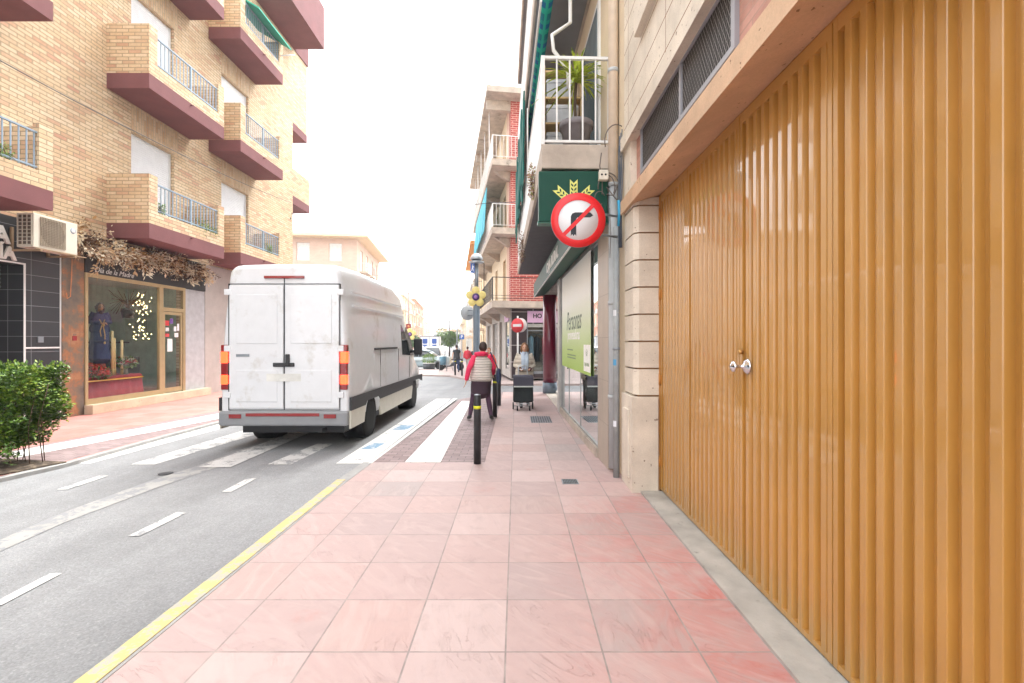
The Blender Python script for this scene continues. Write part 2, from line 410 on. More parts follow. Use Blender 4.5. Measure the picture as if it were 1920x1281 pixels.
def travertine(name, c, pits=True, joints=None):
    g = NG(name); p = g.pos(); c = C(c)
    n = g.noise(2.2, 7, p, .65); lo = tuple(x * .8 for x in c[:3]) + (1,); hi = tuple(min(1, x * 1.12) for x in c[:3]) + (1,)
    cc = g.ramp(n.outputs[0], [(.3, lo), (.7, hi)])
    fine = g.noise(85, 4, p); cc = g.mix(.35, cc, g.ramp(fine.outputs[0], [(.3, .65), (.7, 1.0)]), 'MULTIPLY')
    v = g.n('TexNoise'); g.l(p, v.inputs['Vector']); v.inputs['Scale'].default_value = 24; v.inputs['Detail'].default_value = 2
    pit = g.ramp(v.outputs[0], [(.70, 0.0), (.73, 1.0)]); cc = g.mix(g.math('MULTIPLY', pit, .75), cc, C('#6a4a30'))
    h = g.math('SUBTRACT', g.math('MULTIPLY', fine.outputs[0], .5), pit)
    if joints:
        vec, u, z = g.uv(); b = g.n('TexBrick'); g.l(vec, b.inputs['Vector']); b.offset = 0
        for k, vv in (('Scale', 1), ('Brick Width', 1.35), ('Row Height', joints), ('Mortar Size', .006), ('Mortar Smooth', .2)): b.inputs[k].default_value = vv
        cc = g.mix(b.outputs['Fac'], cc, C('#8a6040')); h = g.math('SUBTRACT', h, g.math('MULTIPLY', b.outputs['Fac'], 2))
    g.l(cc, g.b.inputs['Base Color']); g.b.inputs['Roughness'].default_value = .8; g.bump(h, .5, .006); return g.m
# ================================================================ materials used by the setting
M_tile = ground_tile(); M_asph = asphalt()
M_paverR = paver('brown pavers', '#8f7c7c', '#a59292', '#6f6464')
M_brick = brick_mat('yellow facing brick', ['#cca283', '#dcc09a', '#e3caa8', '#dfc4a0', '#e6d0b0', '#dabb94', '#dcc19c', '#cf9f84'], '#9d8b70', bw=.29, bh=.082, ms=.009)
M_brickU = brick_mat('yellow facing brick upright', ['#c9a07a', '#d6b890', '#dcc09a', '#dfc4a0', '#d0aa82'], '#b0a08a', bw=.29, bh=.08, ms=.008, upright=True)
M_maroon = mat('maroon render', '#784a4c', .85, var=.1, vs=2, bump=.35, bs=90)
M_white = mat('white roller slats', '#e4e6e8', .5, var=.04)
M_rail = mat('grey blue railing paint', '#8fa3b4', .45, var=.06)
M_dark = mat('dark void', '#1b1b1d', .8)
M_conc = mat('weathered concrete', '#b7ab9f', .85, var=.2, vs=3, bump=.4, bs=40, dirt=('#6e655d', 2.0, .58))
M_plast = mat('cream plaster', '#d8c8ae', .85, var=.07, vs=2, bump=.2, bs=50)
M_steel = mat('galvanised grey', '#8f979e', .4, .6, var=.1)
M_black = mat('black painted iron', '#1d1f22', .5, var=.15)
M_wpaint = mat('white painted metal', '#dfe0df', .45, var=.06)
M_gold = mat('gold anodised aluminium', '#b3a07a', .35, .35, var=.06)
M_stone = travertine('travertine', '#e2d8c8', joints=.29)
M_stoneL = travertine('travertine lintel', '#d6b595')
M_stoneP = travertine('travertine plain', '#e0d6c6')

def holes_wall(mb, axis, c, u0, u1, z0, z1, holes, depth):
    """a wall sheet at c with reveals of the given signed depth round each hole"""
    us = sorted(set([u0, u1] + [h[0] for h in holes] + [h[1] for h in holes])); zs = sorted(set([z0, z1] + [h[2] for h in holes] + [h[3] for h in holes]))
    P = (lambda u, z, d=0: (c + d, u, z)) if axis == 'x' else (lambda u, z, d=0: (u, c + d, z))
    for i in range(len(us) - 1):
        for j in range(len(zs) - 1):
            um, zm = (us[i] + us[i + 1]) / 2, (zs[j] + zs[j + 1]) / 2
            if any(h[0] < um < h[1] and h[2] < zm < h[3] for h in holes): continue
            mb.face([P(us[i], zs[j]), P(us[i + 1], zs[j]), P(us[i + 1], zs[j + 1]), P(us[i], zs[j + 1])])
    for (a, b, e, f) in holes:
        mb.face([P(a, e), P(a, f), P(a, f, depth), P(a, e, depth)]); mb.face([P(b, e), P(b, e, depth), P(b, f, depth), P(b, f)])
        mb.face([P(a, f), P(b, f), P(b, f, depth), P(a, f, depth)]); mb.face([P(a, e), P(a, e, depth), P(b, e, depth), P(b, e)])
    return mb

# ================================================================ ground
ys = [-30, -10, 0, 5, 10, 14, 20, 30, 40, 50, 60, 100, 200, 400, 900]; xs = [-400, -120, -40, -10, 0, 10, 40, 120, 400]
g = MB()
gv = [[g.bm.verts.new((x, y, ground_z(y) - .05)) for x in xs] for y in ys]
for i in range(len(ys) - 1):
    for j in range(len(xs) - 1): g.bm.faces.new([gv[i][j], gv[i][j + 1], gv[i + 1][j + 1], gv[i + 1][j]])
tag(g.build('road', M_asph), 'grey asphalt road surface running down the street', kind='structure')

def slab2d(name, pts, mat_, z=0.0, drop=.2, label=None, kind='structure'):
    m = MB(); m.prism(pts, 'z', z - drop, z); o = m.build(name, mat_); tag(o, label, kind=kind); return o
slab2d('pavement_near', [(-1.94, -10), (3.2, -10), (3.2, 15.2), (-.42, 15.2), (-.42, 6.36), (-1.9, 6.36), (-1.94, 5.2)], M_tile, label='pavement of large pink slate textured tiles')
slab2d('kerb_near', [(-2.07, -10), (-1.943, -10), (-1.943, 5.2), (-1.903, 6.36), (-2.03, 6.36), (-2.07, 5.55)], mat('kerb concrete', '#9c9c9b', .8, var=.15, bump=.3), .001, label='kerb between the pink pavement and the road')
M_yel = paint('worn yellow paint', '#cdbb80', '#aaa89f', wear=.455, scale=5)
m = MB(); m.prism([(-2.07, -10), (-1.965, -10), (-1.965, 5.2), (-1.975, 5.55), (-2.07, 5.55)], 'z', .001, .006)
tag(m.build('kerb_line', M_yel), 'yellow line painted along the pavement kerb', kind='structure')
k1 = gp(850, 749); k2 = gp(905, 741)
slab2d('crossing_paving', [(-1.9, 6.364), (-.424, 6.364), (-.424, 15.2), (k2.x, k2.y), (k1.x + .15, k1.y), ], M_paverR, -.001, label='brown paver strip by the crossing')
def decal(name, pix, mat_, z, label, wpts=None):
    m = MB(); pts = wpts or [gp(x, y, z)[:2] for x, y in pix]; m.face([(p[0], p[1], z) for p in pts])
    bmesh.ops.recalc_face_normals(m.bm, faces=m.bm.faces); 
    for f in m.bm.faces:
        if f.normal.z < 0: f.normal_flip()
    return tag(m.build(name, mat_), label, kind='structure')
M_wp = paint('worn white road paint', '#e3e3e0', '#85878a', wear=.36, scale=5)
M_wp2 = paint('faded white road paint', '#d2d2d0', '#8f9194', wear=.43, scale=6)
M_wpv = paint('white painted pavers', '#f0efec', '#8d8080', wear=.25, scale=6, pattern='#b5afae')
M_blue = paint('worn blue road paint', '#7fa3c0', '#c9ced2', wear=.42, scale=9)
ZR = -.046
decal('crossing_stripe', [(759, 867), (826, 867), (884, 752), (866, 752)], M_wpv, .004, 'white painted tactile strip on the brown pavers')
decal('crossing_stripe', [(630, 869), (689, 869), (845, 748), (818, 748)], M_wp, ZR, 'white crossing stripe beside the pavement kerb')
decal('kerb_edge', [(690, 869), (697, 869), (858, 747), (850, 747)], mat('white kerb edge', '#d6d6d2', .8), .004, 'thin white edge of the brown pavers')
decal('road_mark', [(676, 842), (701, 831), (722, 831), (702, 842)], M_blue, ZR + .004, 'faded blue pictogram panel on the white stripe')
decal('road_mark', [(735, 806), (752, 797), (778, 797), (762, 806)], M_blue, ZR + .004, 'second faded blue pictogram panel on the white stripe')
decal('crossing_stripe', [(117, 869), (169, 869), (300, 834), (440, 797), (560, 764), (540, 759), (440, 782), (300, 818)], M_wp, ZR, 'white crossing stripe on the asphalt by the far kerb')
decal('crossing_stripe', [(244, 871), (290, 871), (490, 812), (580, 784), (565, 780), (470, 803)], M_wp2, ZR, 'faded crossing stripe in the middle of the road')
decal('crossing_stripe', [(370, 876), (432, 876), (592, 806), (640, 782), (622, 780), (560, 806)], M_wp2, ZR + .004, 'crossing stripe over the repaired road joint')
decal('crossing_stripe', [(500, 871), (545, 871), (625, 832), (595, 832)], M_wp2, ZR, 'faint crossing stripe right of the road joint')
decal('road_joint', [(-260, 1118), (-200, 1125), (0, 1034), (120, 980), (300, 912), (420, 872), (545, 822), (640, 782), (622, 780), (520, 818), (375, 872), (280, 902), (100, 968), (0, 1012)], paint('pale patched joint', '#a5a5a3', '#8b8d90', wear=.47, scale=4), ZR, 'long pale repaired joint along the road')
for lab, q in (('nearest white lane dash at the picture edge', [(-22, 1135), (2, 1135), (116, 1075), (94, 1075)]), ('white lane dash between the nearest dash and the farther short one', [(240, 1005), (262, 1005), (350, 961), (330, 961)]),
               ('farthest white lane dash on the near side of the road', [(416, 922), (434, 922), (481, 897), (464, 897)]), ('white lane dash near the hedge', [(106, 918), (126, 918), (204, 892), (186, 892)])):
    decal('lane_dash', q, M_wp2, ZR + .002, lab)
# opposite pavement
kerb = [gp(-700, 1035), gp(0, 893), gp(110, 869), gp(300, 817), gp(440, 781), gp(600, 742)]
kp = [(-16, 2.5)] + [(p.x, p.y) for p in kerb] + [(-5.4, 20.5), (-16, 20.5)]
M_redp = paver('red pavement blocks', '#c27d73', '#cf9087', '#a87a72', .4, .4)
slab2d('pavement_opposite', kp, M_redp, -.004, .2, 'reddish pavement in front of the flower shop')
decal('paver_border', [(-60, 880), (0, 890), (110, 868), (300, 816.5), (440, 780.5), (600, 741.7), (585, 738), (430, 767), (100, 830), (0, 849)], M_paverR, .0, 'brown paver border of the opposite pavement')
decal('crossing_stripe', [(18, 848), (300, 796), (440, 770), (470, 773), (300, 807), (34, 858)], M_wpv, .004, 'white stripe painted across the brown pavers by the shops')
slab2d('kerb_opposite', [(p.x, p.y) for p in kerb] + [(-5.4, 20.5), (-5.28, 20.5)] + [(p.x + .11, p.y - .05) for p in kerb[::-1]], mat('kerb concrete', '#9c9c9b'), -.002, .2, label='grey kerb of the opposite pavement')
# far paved corner
def zg(p): return (p[0], p[1], ground_z(p[1]))
for nm, pts, lab in (('pavement_far', [(-5.6, 26.5), (-3.5, 25.4), (-1.4, 19.9), (-.9, 18.9), (8, 19.3), (8, 60), (-7.5, 60), (-8.6, 60), (-5.5, 33.5), (-6.6, 33.6), (-7.0, 26.6)], 'pale pavement beyond the side street'),):
    m = MB()
    ysf = [18, 20, 22, 24, 26, 28, 32, 36, 42, 50, 60]
    m.face([(x, y, ground_z(y) + .03) for x, y in pts]); bmesh.ops.triangulate(m.bm, faces=m.bm.faces[:])
    r = bmesh.ops.extrude_face_region(m.bm, geom=m.bm.faces[:]);
    for v in [q for q in r['geom'] if isinstance(q, bmesh.types.BMVert)]: v.co.z -= .12
    bmesh.ops.recalc_face_normals(m.bm, faces=m.bm.faces)
    tag(m.build(nm, paver('pale pavement blocks', '#b9a7a3', '#c4b2ad', '#9b8d88', .4, .4)), lab, kind='structure')
# manhole, gratings
def grate(px0, px1, py0, py1, label):
    a = gp(px0, py1); b = gp(px1, py0)
    x0, x1, y0, y1 = a.x, gp(px1, py1).x, a.y, b.y
    t = thing('drain_cover', label, 'drain cover', ((x0 + x1) / 2, (y0 + y1) / 2, 0))
    m = MB(False); m.box(x0, x1, y0, y1, -.01, .005); m.build('frame', M_steel, t)
    m = MB(False); n = 9
    for i in range(n): 
        x = x0 + .02 + (x1 - x0 - .04) * i / (n - 1); m.box(x - .006, x + .006, y0 + .02, y1 - .02, .005, .010)
    m.build('bars', mat('dull iron', '#5b6062', .6, .5, var=.25), t)
grate(1055, 1086, 899, 908, 'small metal drain cover in the pink tiles near the drainpipes'); grate(996, 1036, 781, 793, 'metal drain cover in the pavement in front of the bank window')
p = gp(311, 888, -.045)
t = thing('manhole_cover', 'round manhole cover in the asphalt by the crossing', 'manhole cover', p)
m = MB(); m.lathe([(.001, .0), (.075, .0), (.08, .004), (.07, .006), (.001, .006)]); m.build('lid', mat('worn iron', '#4a4c4f', .6, .4, var=.2), t)

# ================================================================ apartment block on the opposite side
XW = -9.5
apt = thing('apartment_block', 'yellow brick apartment block with maroon balconies above the shops', 'apartment block', (XW, 12, 0))
levels = [4.35, 7.83, 11.31]
bays = [(5.97, 8.82, 6.75, 8.2), (11.13, 13.98, 11.84, 13.32), (14.82, 17.5, 15.46, 17.03)]
holes = []
for lv in levels:
    for (b0, b1, w0, w1) in bays: holes.append((w0, w1, lv, lv + 2.44))
m = MB(False); holes_wall(m, 'x', XW, -6, 20.4, 3.96, 10.93, holes[:6], -.14); holes_wall(m, 'x', XW, -6, 21.8, 10.93, 14.07, holes[6:], -.14)
m.face([(XW, 20.4, -.1), (XW - 14, 20.4, -.1), (XW - 14, 20.4, 10.93), (XW, 20.4, 10.93)]); m.face([(XW, 21.8, 10.93), (XW - 14, 21.8, 10.93), (XW - 14, 21.8, 14.07), (XW, 21.8, 14.07)])
m.face([(XW, 20.4, 10.93), (XW - 14, 20.4, 10.93), (XW - 14, 21.8, 10.93), (XW, 21.8, 10.93)])
m.box(XW - .35, XW - .145, 13.9, 20.399, -.1, 3.96)
m.build('brick_wall', M_brick, apt)
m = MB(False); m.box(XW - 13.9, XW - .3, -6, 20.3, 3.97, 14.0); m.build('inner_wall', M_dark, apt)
# soldier course panels above the openings
for li, lv in enumerate(levels[:2]):
    for bi, (b0, b1, w0, w1) in enumerate(bays):
        m = MB(False); m.box(XW - .01, XW + .006, w0, w1 + .15, lv + 2.44, lv + 3.11); m.build('lintel_panel', M_brickU, apt)
def shutter(lv, w0, w1):
    m = MB(False); n = int(2.44 / .055)
    for i in range(n):
        z = lv + i * 2.44 / n; m.prism([(XW - .115, z), (XW - .135, z), (XW - .135, z + 2.44 / n), (XW - .115, z + 2.44 / n), (XW - .106, z + 1.22 / n)], 'y', w0 + .05, w1 - .05)
    # prism on y: outline (x, z)
    s = m.build('roller_shutter', M_white, apt)
    f = MB(False); f.box(XW - .14, XW - .09, w0, w0 + .05, lv, lv + 2.44); f.box(XW - .14, XW - .09, w1 - .05, w1, lv, lv + 2.44); f.split('guide_rail', M_wpaint, s)
for lv in levels:
    for (b0, b1, w0, w1) in bays: shutter(lv, w0, w1)
XO = XW + .99
def balcony(b0, b1, lv, name='balcony'):
    sl = MB(False); sl.box(XW, XO, b0, b1, lv - .35, lv); s = sl.build(name, M_maroon, apt)
    w_ = MB(False)
    w_.box(XW, XO, b0 + .001, b0 + .115, lv, lv + 1.15); w_.box(XW, XO, b1 - .115, b1 - .001, lv, lv + 1.15)
    w_.box(XO - .115, XO - .001, b0 + .115, b0 + .26, lv, lv + 1.148); w_.box(XO - .115, XO - .001, b1 - .26, b1 - .115, lv, lv + 1.148)
    w_.box(XO - .115, XO - .001, b0 + .26, b1 - .26, lv, lv + .30)
    w_.build('brick_parapet', M_brick, s)
    r = MB(False); xr = XO - .05
    for z in (lv + .36, lv + .98): r.box(xr - .02, xr + .02, b0 + .26, b1 - .26, z - .015, z + .015)
    n = 17
    for i in range(n + 1):
        y = b0 + .30 + (b1 - b0 - .6) * i / n; wd = .022 if i == n // 2 + 1 else .009
        r.box(xr - wd, xr + wd, y - wd, y + wd, lv + .3, lv + .97)
    r.build('railing', M_rail, s)
    c = MB(False)                                   # spout
    c.tube([(XO - .02, (b0 + b1) / 2, lv - .05), (XO + .07, (b0 + b1) / 2, lv - .06)], .02); c.build('spout', M_maroon, s)
for lv in levels:
    for (b0, b1, w0, w1) in bays: balcony(b0, b1, lv)
# side-street balconies beyond the corner
for lv in (7.83,):
    s_ = MB(False); s_.box(-13, XW - .02, 20.41, 22.1, lv - .35, lv); s = s_.build('balcony', M_maroon, apt)
    q = MB(False); q.box(-13, XW - .02, 20.41, 22.1, lv, lv + 1.15); q.build('brick_parapet', M_brick, s)
s_ = MB(False); s_.box(-13, XW - .001, 20.41, 21.799, 10.6, 10.925); s_.build('slab_edge', M_maroon, apt)
m = MB(False); m.box(XW - 13, -8.2, 17.3, 20.5, 14.075, 15.85); m.build('attic_parapet', M_maroon, apt)
m = MB(False); m.box(XW - 13, XW + .04, 20.51, 21.85, 14.075, 15.84); m.build('attic_parapet', M_maroon, apt)
m = MB(False); m.box(XW - 13, XW + .06, -6, 17.29, 14.075, 14.9); m.build('attic_parapet', M_maroon, apt)
# green awning at the top balcony
aw = MB(False)
a0, a1 = (-9.35, 15.6, 12.75), (-8.1, 15.6, 12.05)
aw.prism([(-9.35, 12.9), (-8.15, 12.2), (-8.15, 12.15), (-9.35, 12.85)], 'y', 15.2, 17.4)
o = aw.build('awning', mat('green awning cloth', '#3fae93', .8, var=.1), apt)
aa = MB(False); aa.tube([(-9.35, 17.35, 11.9), (-8.0, 17.35, 11.96)], .02); aa.build('awning_arm', M_wpaint, o)

# ---- ground floor: dark tiled bar
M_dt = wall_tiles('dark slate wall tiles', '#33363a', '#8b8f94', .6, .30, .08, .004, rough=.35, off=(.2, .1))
bar = thing('bar_front', 'dark tiled bar front with half raised grey shutter, left of the rusty stone pillar', 'bar', (XW, 8.5, 0))
m = MB(False); holes_wall(m, 'x', XW + .001, -6, 10.0, 0, 3.3, [(6.4, 9.25, -.01, 3.08)], -.9); m.face([(XW, -6, 3.3), (XW, 10, 3.3), (XW, 10, 3.96), (XW, -6, 3.96)])
m.build('tiled_wall', M_dt, bar)
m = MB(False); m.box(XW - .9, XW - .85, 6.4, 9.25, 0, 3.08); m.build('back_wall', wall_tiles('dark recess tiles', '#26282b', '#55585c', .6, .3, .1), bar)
m = MB(False)
for i in range(6):
    z = 2.62 + i * .08; m.prism([(XW - .45, z), (XW - .5, z + .005), (XW - .5, z + .08), (XW - .45, z + .075), (XW - .43, z + .04)], 'y', 6.4, 9.25)
m.build('roller_shutter', mat('dirty grey shutter', '#7d8586', .5, .3, var=.15), bar)
m = MB(False); m.box(XW, XW + .012, 9.25, 9.285, 0, 3.11); m.box(XW, XW + .012, 6.4, 9.25, 3.08, 3.11); m.box(XW + .001, XW + .01, 9.285, 10.0, 1.46, 1.49); m.box(XW, XW + .014, 9.985, 10.01, 0, 3.5)
m.build('white_trim', M_wpaint, bar)
M_let = mat('white sign letters', '#dcdcd8', .5)
text('lettering', 'A', .43, M_let, bar, wm(bar).inverted() @ facing((XW + .02, 8.83, 3.56), (1, 0, 0)), .02, bold=.012)
text('lettering', 'ÍA', .33, M_let, bar, wm(bar).inverted() @ facing((XW + .02, 8.93, 3.24), (1, 0, 0)), .02, bold=.012)
m = MB(False); m.box(XW, XW + .02, 9.52, 9.63, 1.58, 1.70); o = m.build('wall_socket', M_steel, bar)
# ---- rusty stone pillar
ps = thing('stone_pillar', 'pillar clad in rust and grey slate tiles between the bar and the flower shop', 'pillar', (XW, 10.25, 0))
M_rust = wall_tiles('rust slate', '#9a6a45', '#6b6258', .6, .6, .1, .003, cloud=[(.3, C('#3c4444')), (.42, C('#5b5d58')), (.5, C('#6f6658')), (.56, C('#946545')), (.64, C('#a87e5c')), (.72, C('#4a504e'))], vs=2.6)
m = MB(False); m.box(XW - .3, XW + .03, 10.013, 10.52, 0, 3.75); m.build('cladding', M_rust, ps)
m = MB(False); m.box(XW + .03, XW + .038, 10.24, 10.34, 1.62, 1.72); m.build('small_plate', mat('dark red plate', '#8c1f26', .4), ps)
# ---- flower shop
sh = thing('flower_shop', 'flower shop front with gold frames and black fascia lettering', 'shop front', (XW, 12.2, 0))
def bx(name, par, mt, *b, bev=0):
    m = MB(False); m.box(*b, bev=bev); return m.build(name, mt, par)
bx('step', sh, travertine('cream step stone', '#d9cbb0'), XW - .1, XW + .22, 10.52, 14.6, 0, .2)
bx('fascia', sh, mat('black fascia', '#2c2c2e', .5), XW - .2, XW + .05, 10.53, 14.6, 3.12, 3.95)
fr = MB(False); x0, x1 = XW - .02, XW + .05
for y0, y1, z0, z1 in ((10.53, 10.6, .2, 3.12), (12.72, 12.86, .2, 3.12), (13.62, 13.72, .2, 3.12), (10.6, 12.72, .2, .32), (10.6, 12.72, 3.03, 3.12), (12.86, 13.62, 3.04, 3.12), (12.86, 13.62, 2.42, 2.52)): fr.box(x0, x1, y0, y1, z0, z1)
fr.build('window_frame', M_gold, sh)
M_gl = glass('shop glass', (.96, .98, .97), .08)
bx('window_pane', sh, M_gl, XW, XW + .008, 10.6, 12.72, .32, 3.03)
bx('window_pane', sh, M_gl, XW, XW + .008, 12.86, 13.62, 2.52, 3.04)
d = MB(False)
for y0, y1, z0, z1 in ((12.87, 12.94, .22, 2.41), (13.54, 13.61, .22, 2.41), (12.94, 13.54, .22, .34), (12.94, 13.54, 2.33, 2.41)): d.box(x0 + .01, x1 - .015, y0, y1, z0, z1)
dr = d.build('door', M_gold, sh); bx('door_pane', dr, M_gl, XW + .004, XW + .01, 12.94, 13.54, .34, 2.33)
for (y, z, s1, s2, cc) in ((12.99, 2.1, .16, .14, '#c23a3e'), (13.0, 1.93, .13, .1, '#d9d9d6'), (13.16, 2.16, .12, .14, '#6b4a8f'), (13.3, 1.95, .1, .14, '#e4e6e8'), (13.42, 2.0, .08, .2, '#e4e6e8'), (13.1, 1.5, .19, .35, '#e4e6e6'), (13.35, 1.78, .15, .12, '#e8e4e2'), (13.0, 1.77, .15, .09, '#c23a3e')):
    bx('sticker', dr, mat('paper ' + cc, cc, .6, var=.03), XW + .0105, XW + .0125, y - s1 / 2 + .05, y + s1 / 2 + .05, z - s2 / 2, z + s2 / 2)
text('lettering', 'Día de la Madre', .17, M_let, sh, wm(sh).inverted() @ facing((XW + .055, 11.3, 3.215), (1, 0, 0)), .002, shear=.35)
text('lettering', 'Flores', .15, M_let, sh, wm(sh).inverted() @ facing((XW + .055, 14.0, 3.33), (1, 0, 0)), .002, shear=.35) if False else None
bx('side_panel', sh, mat('grey panel', '#b3b7ba', .6), XW - .1, XW + .02, 13.73, 14.6, .2, 3.11)
bx('plain_front', apt, mat('pale grey ground floor', '#b3aea8', .8, var=.1, vs=3), XW - .1, XW + .03, 14.61, 20.38, -.1, 3.95)
# interior
M_in = mat('green lit shop wall', '#b9d3c4', .8)  # green light on the inner walls is put into their colour
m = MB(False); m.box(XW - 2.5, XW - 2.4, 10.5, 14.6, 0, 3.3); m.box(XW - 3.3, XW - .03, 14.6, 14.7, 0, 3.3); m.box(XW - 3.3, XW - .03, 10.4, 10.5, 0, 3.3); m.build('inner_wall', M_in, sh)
bx('inner_floor', sh, mat('grey tile floor', '#8d8d8a', .4), XW - 3.3, XW - .03, 10.5, 14.6, .1, .19)
bx('inner_ceiling', sh, mat('shop ceiling', '#cfd6d2', .8), XW - 3.3, XW - .2, 10.5, 14.6, 3.2, 3.3)
bx('counter', sh, mat('shop counter', '#4e4c50', .5), XW - 2.3, XW - 1.8, 12.1, 14.4, .19, 1.15)
bx('wall_shelf', sh, mat('dark shelf', '#3d3a3a', .6), XW - 2.4, XW - 2.1, 11.5, 14.4, 1.55, 1.6)

# ================================================================ garage building
XD, XP, XL = 1.53, 1.26, 1.215
YE = 5.6
gb = thing('garage_building', 'cream stone building with the wide garage opening', 'building', (XP, 2, 0))
m = MB(False); m.box(XP, XP + 6, -10, YE, 3.84, 11); m.build('stone_wall', M_stone, gb)
# pillar beside the door: lower block and upper courses with grooves
m = MB(False); m.prism([(XP - .035, 5.07), (1.5, 5.07), (1.53, 5.12), (1.53, 5.58), (XP - .035, 5.58)], 'z', 0, 1.01); pl = m.build('pillar_base', M_stoneP, gb, 0)
m = MB(False); z = 1.03
while z < 3.13:
    h = min(.285, 3.15 - z); c_ = .05
    m.prism([(XP + c_, 5.12), (1.53, 5.12), (1.53, 5.57), (XP, 5.57), (XP, 5.17)], 'z', z, z + h - .012); z += .29
m.build('pillar_courses', M_stoneP, gb)
bx('pillar_core', gb, mat('mortar brown', '#8e6c4d', .9), XP + .04, 1.6, 5.14, 5.56, 0, 3.14)
m = MB(False); m.box(XP - .052, XP - .035, 5.2, 5.45, .12, .86); m.build('base_panel', M_stoneP, gb)
# lintel with sloped soffit and upper moulding
m = MB(False); m.prism([(XL, 3.07), (1.56, 3.17), (1.62, 3.17), (1.62, 3.24), (XL + .012, 3.24), (XL, 3.225)], 'y', -10, YE); m.build('lintel', M_stoneL, gb)
m = MB(False); m.prism([(XL, 3.80), (XP + .14, 3.84), (XP + .14, 3.9), (XP, 3.97), (XL, 3.95)], 'y', -10, YE + .001); m.build('moulding', M_stoneP, gb)
M_pinkb = brick_mat('pink panel brick', ['#c29182', '#cf9f90', '#c89888'], '#b28f80', bw=.6, bh=.06)
bx('brick_panel', gb, M_pinkb, XP + .07, XP + .4, -10, 5.3, 3.24, 3.84); bx('end_block', gb, M_stoneP, XP + .001, XP + .4, 5.3, YE - .002, 3.24, 3.84)
m = MB(False); m.box(XP - .07, XP, -3, 4.86, 4.68, 4.86); m.build('window_sill', M_stoneP, gb)
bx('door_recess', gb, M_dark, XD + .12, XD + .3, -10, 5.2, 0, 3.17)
bx('threshold', gb, mat('stained concrete threshold', '#aaa8a2', .85, var=.2, vs=4, bump=.5, bs=45, dirt=('#54524e', 6, .6)), 1.315, XD + .12, -10, 5.07, -.05, .022)
# ventilation grille
vg = MB(False); gx = XP + .04; y0g, y1g = 2.86, 5.04; z0g, z1g = 3.35, 3.835
for a, b, c_, d_ in ((y0g, y1g, z0g, z0g + .04), (y0g, y1g, z1g - .03, z1g), (y0g, y0g + .05, z0g + .04, z1g - .03), (y1g - .04, y1g, z0g + .04, z1g - .03), (3.8, 3.84, z0g + .04, z1g - .03)): vg.box(gx, gx + .04, a, b, c_, d_)
vgo = vg.build('vent_frame', mat('grey vent frame', '#9a9ba1', .5, var=.05), gb)
bx('vent_back', vgo, mat('vent back', '#2d2a29', .9), gx + .018, gx + .028, y0g + .01, y1g - .01, z0g + .01, z1g - .01)
mm = MB(False); n = 75; hz = z1g - z0g
st = .04
k = y0g - hz
while k < y1g:
    for sgn in (1, -1):
        a, b = k, k + hz * .55; za, zb = (z0g, z1g) if sgn > 0 else (z1g, z0g)
        # clip to the frame
        def clip(a, b, za, zb):
            if b < y0g or a > y1g: return None
            t0 = max(0, (y0g - a) / (b - a)); t1 = min(1, (y1g - a) / (b - a))
            return a + (b - a) * t0, a + (b - a) * t1, za + (zb - za) * t0, za + (zb - za) * t1
        q = clip(a, b, za, zb)
        if q and q[1] - q[0] > .003:
            a2, b2, z2, z3 = q; xg = gx + .012 + (0.004 if sgn > 0 else 0); ww = .0024
            mm.face([(xg, a2 - ww, z2), (xg, a2 + ww, z2), (xg, b2 + ww, z3), (xg, b2 - ww, z3)])
    k += st
mm.build('vent_mesh', mat('mesh wire', '#86827f', .5, .2), vgo)

# ---- folding garage door
M_och = None
g_ = NG('ochre gloss paint'); p_ = g_.pos(); n_ = g_.noise(1.1, 6, p_, .6); cc = g_.ramp(n_.outputs[0], [(.3, (.46, .238, .050, 1)), (.7, (.56, .292, .066, 1))])
n2_ = g_.noise(26, 6, p_, .75); cc = g_.mix(g_.ramp(n2_.outputs[0], [(.71, 0.0), (.75, .8)]), cc, C('#9a6424'))
mp_ = g_.n('Mapping'); g_.l(p_, mp_.inputs[0]); mp_.inputs['Scale'].default_value = (14, 14, .6); n3_ = g_.noise(1, 4, mp_.outputs[0]); cc = g_.mix(.3, cc, g_.ramp(n3_.outputs[0], [(.35, .75), (.65, 1.0)]), 'MULTIPLY')
sz_ = g_.n('SeparateXYZ'); g_.l(p_, sz_.inputs[0]); mz_ = g_.n('MapRange'); g_.l(sz_.outputs[2], mz_.inputs[0]); mz_.inputs[1].default_value = .55; mz_.inputs[2].default_value = .03; n6_ = g_.noise(5, 6, mp_.outputs[0], .7); cc = g_.mix(g_.math('MULTIPLY', mz_.outputs[0], g_.ramp(n6_.outputs[0], [(.4, 0.0), (.7, .7)])), cc, C('#8f7550')); g_.l(cc, g_.b.inputs['Base Color']); g_.b.inputs['Roughness'].default_value = .3; g_.b.inputs['Specular IOR Level'].default_value = .6; g_.b.inputs['Coat Weight'].default_value = .75; g_.b.inputs['Coat Roughness'].default_value = .04
n4_ = g_.noise(9, 3, p_); n5_ = g_.noise(160, 2, p_); g_.bump(g_.math('ADD', n4_.outputs[0], g_.math('MULTIPLY', n5_.outputs[0], .05)), .10, .006); M_och = g_.m
gd = thing('garage_door', 'ochre corrugated metal folding garage door', 'garage door', (XD, 2, 0))
bounds = [5.09, 4.285, 3.285, 2.32, 1.36, .4, -.56, -1.5]
ZB, ZT = .035, 3.145
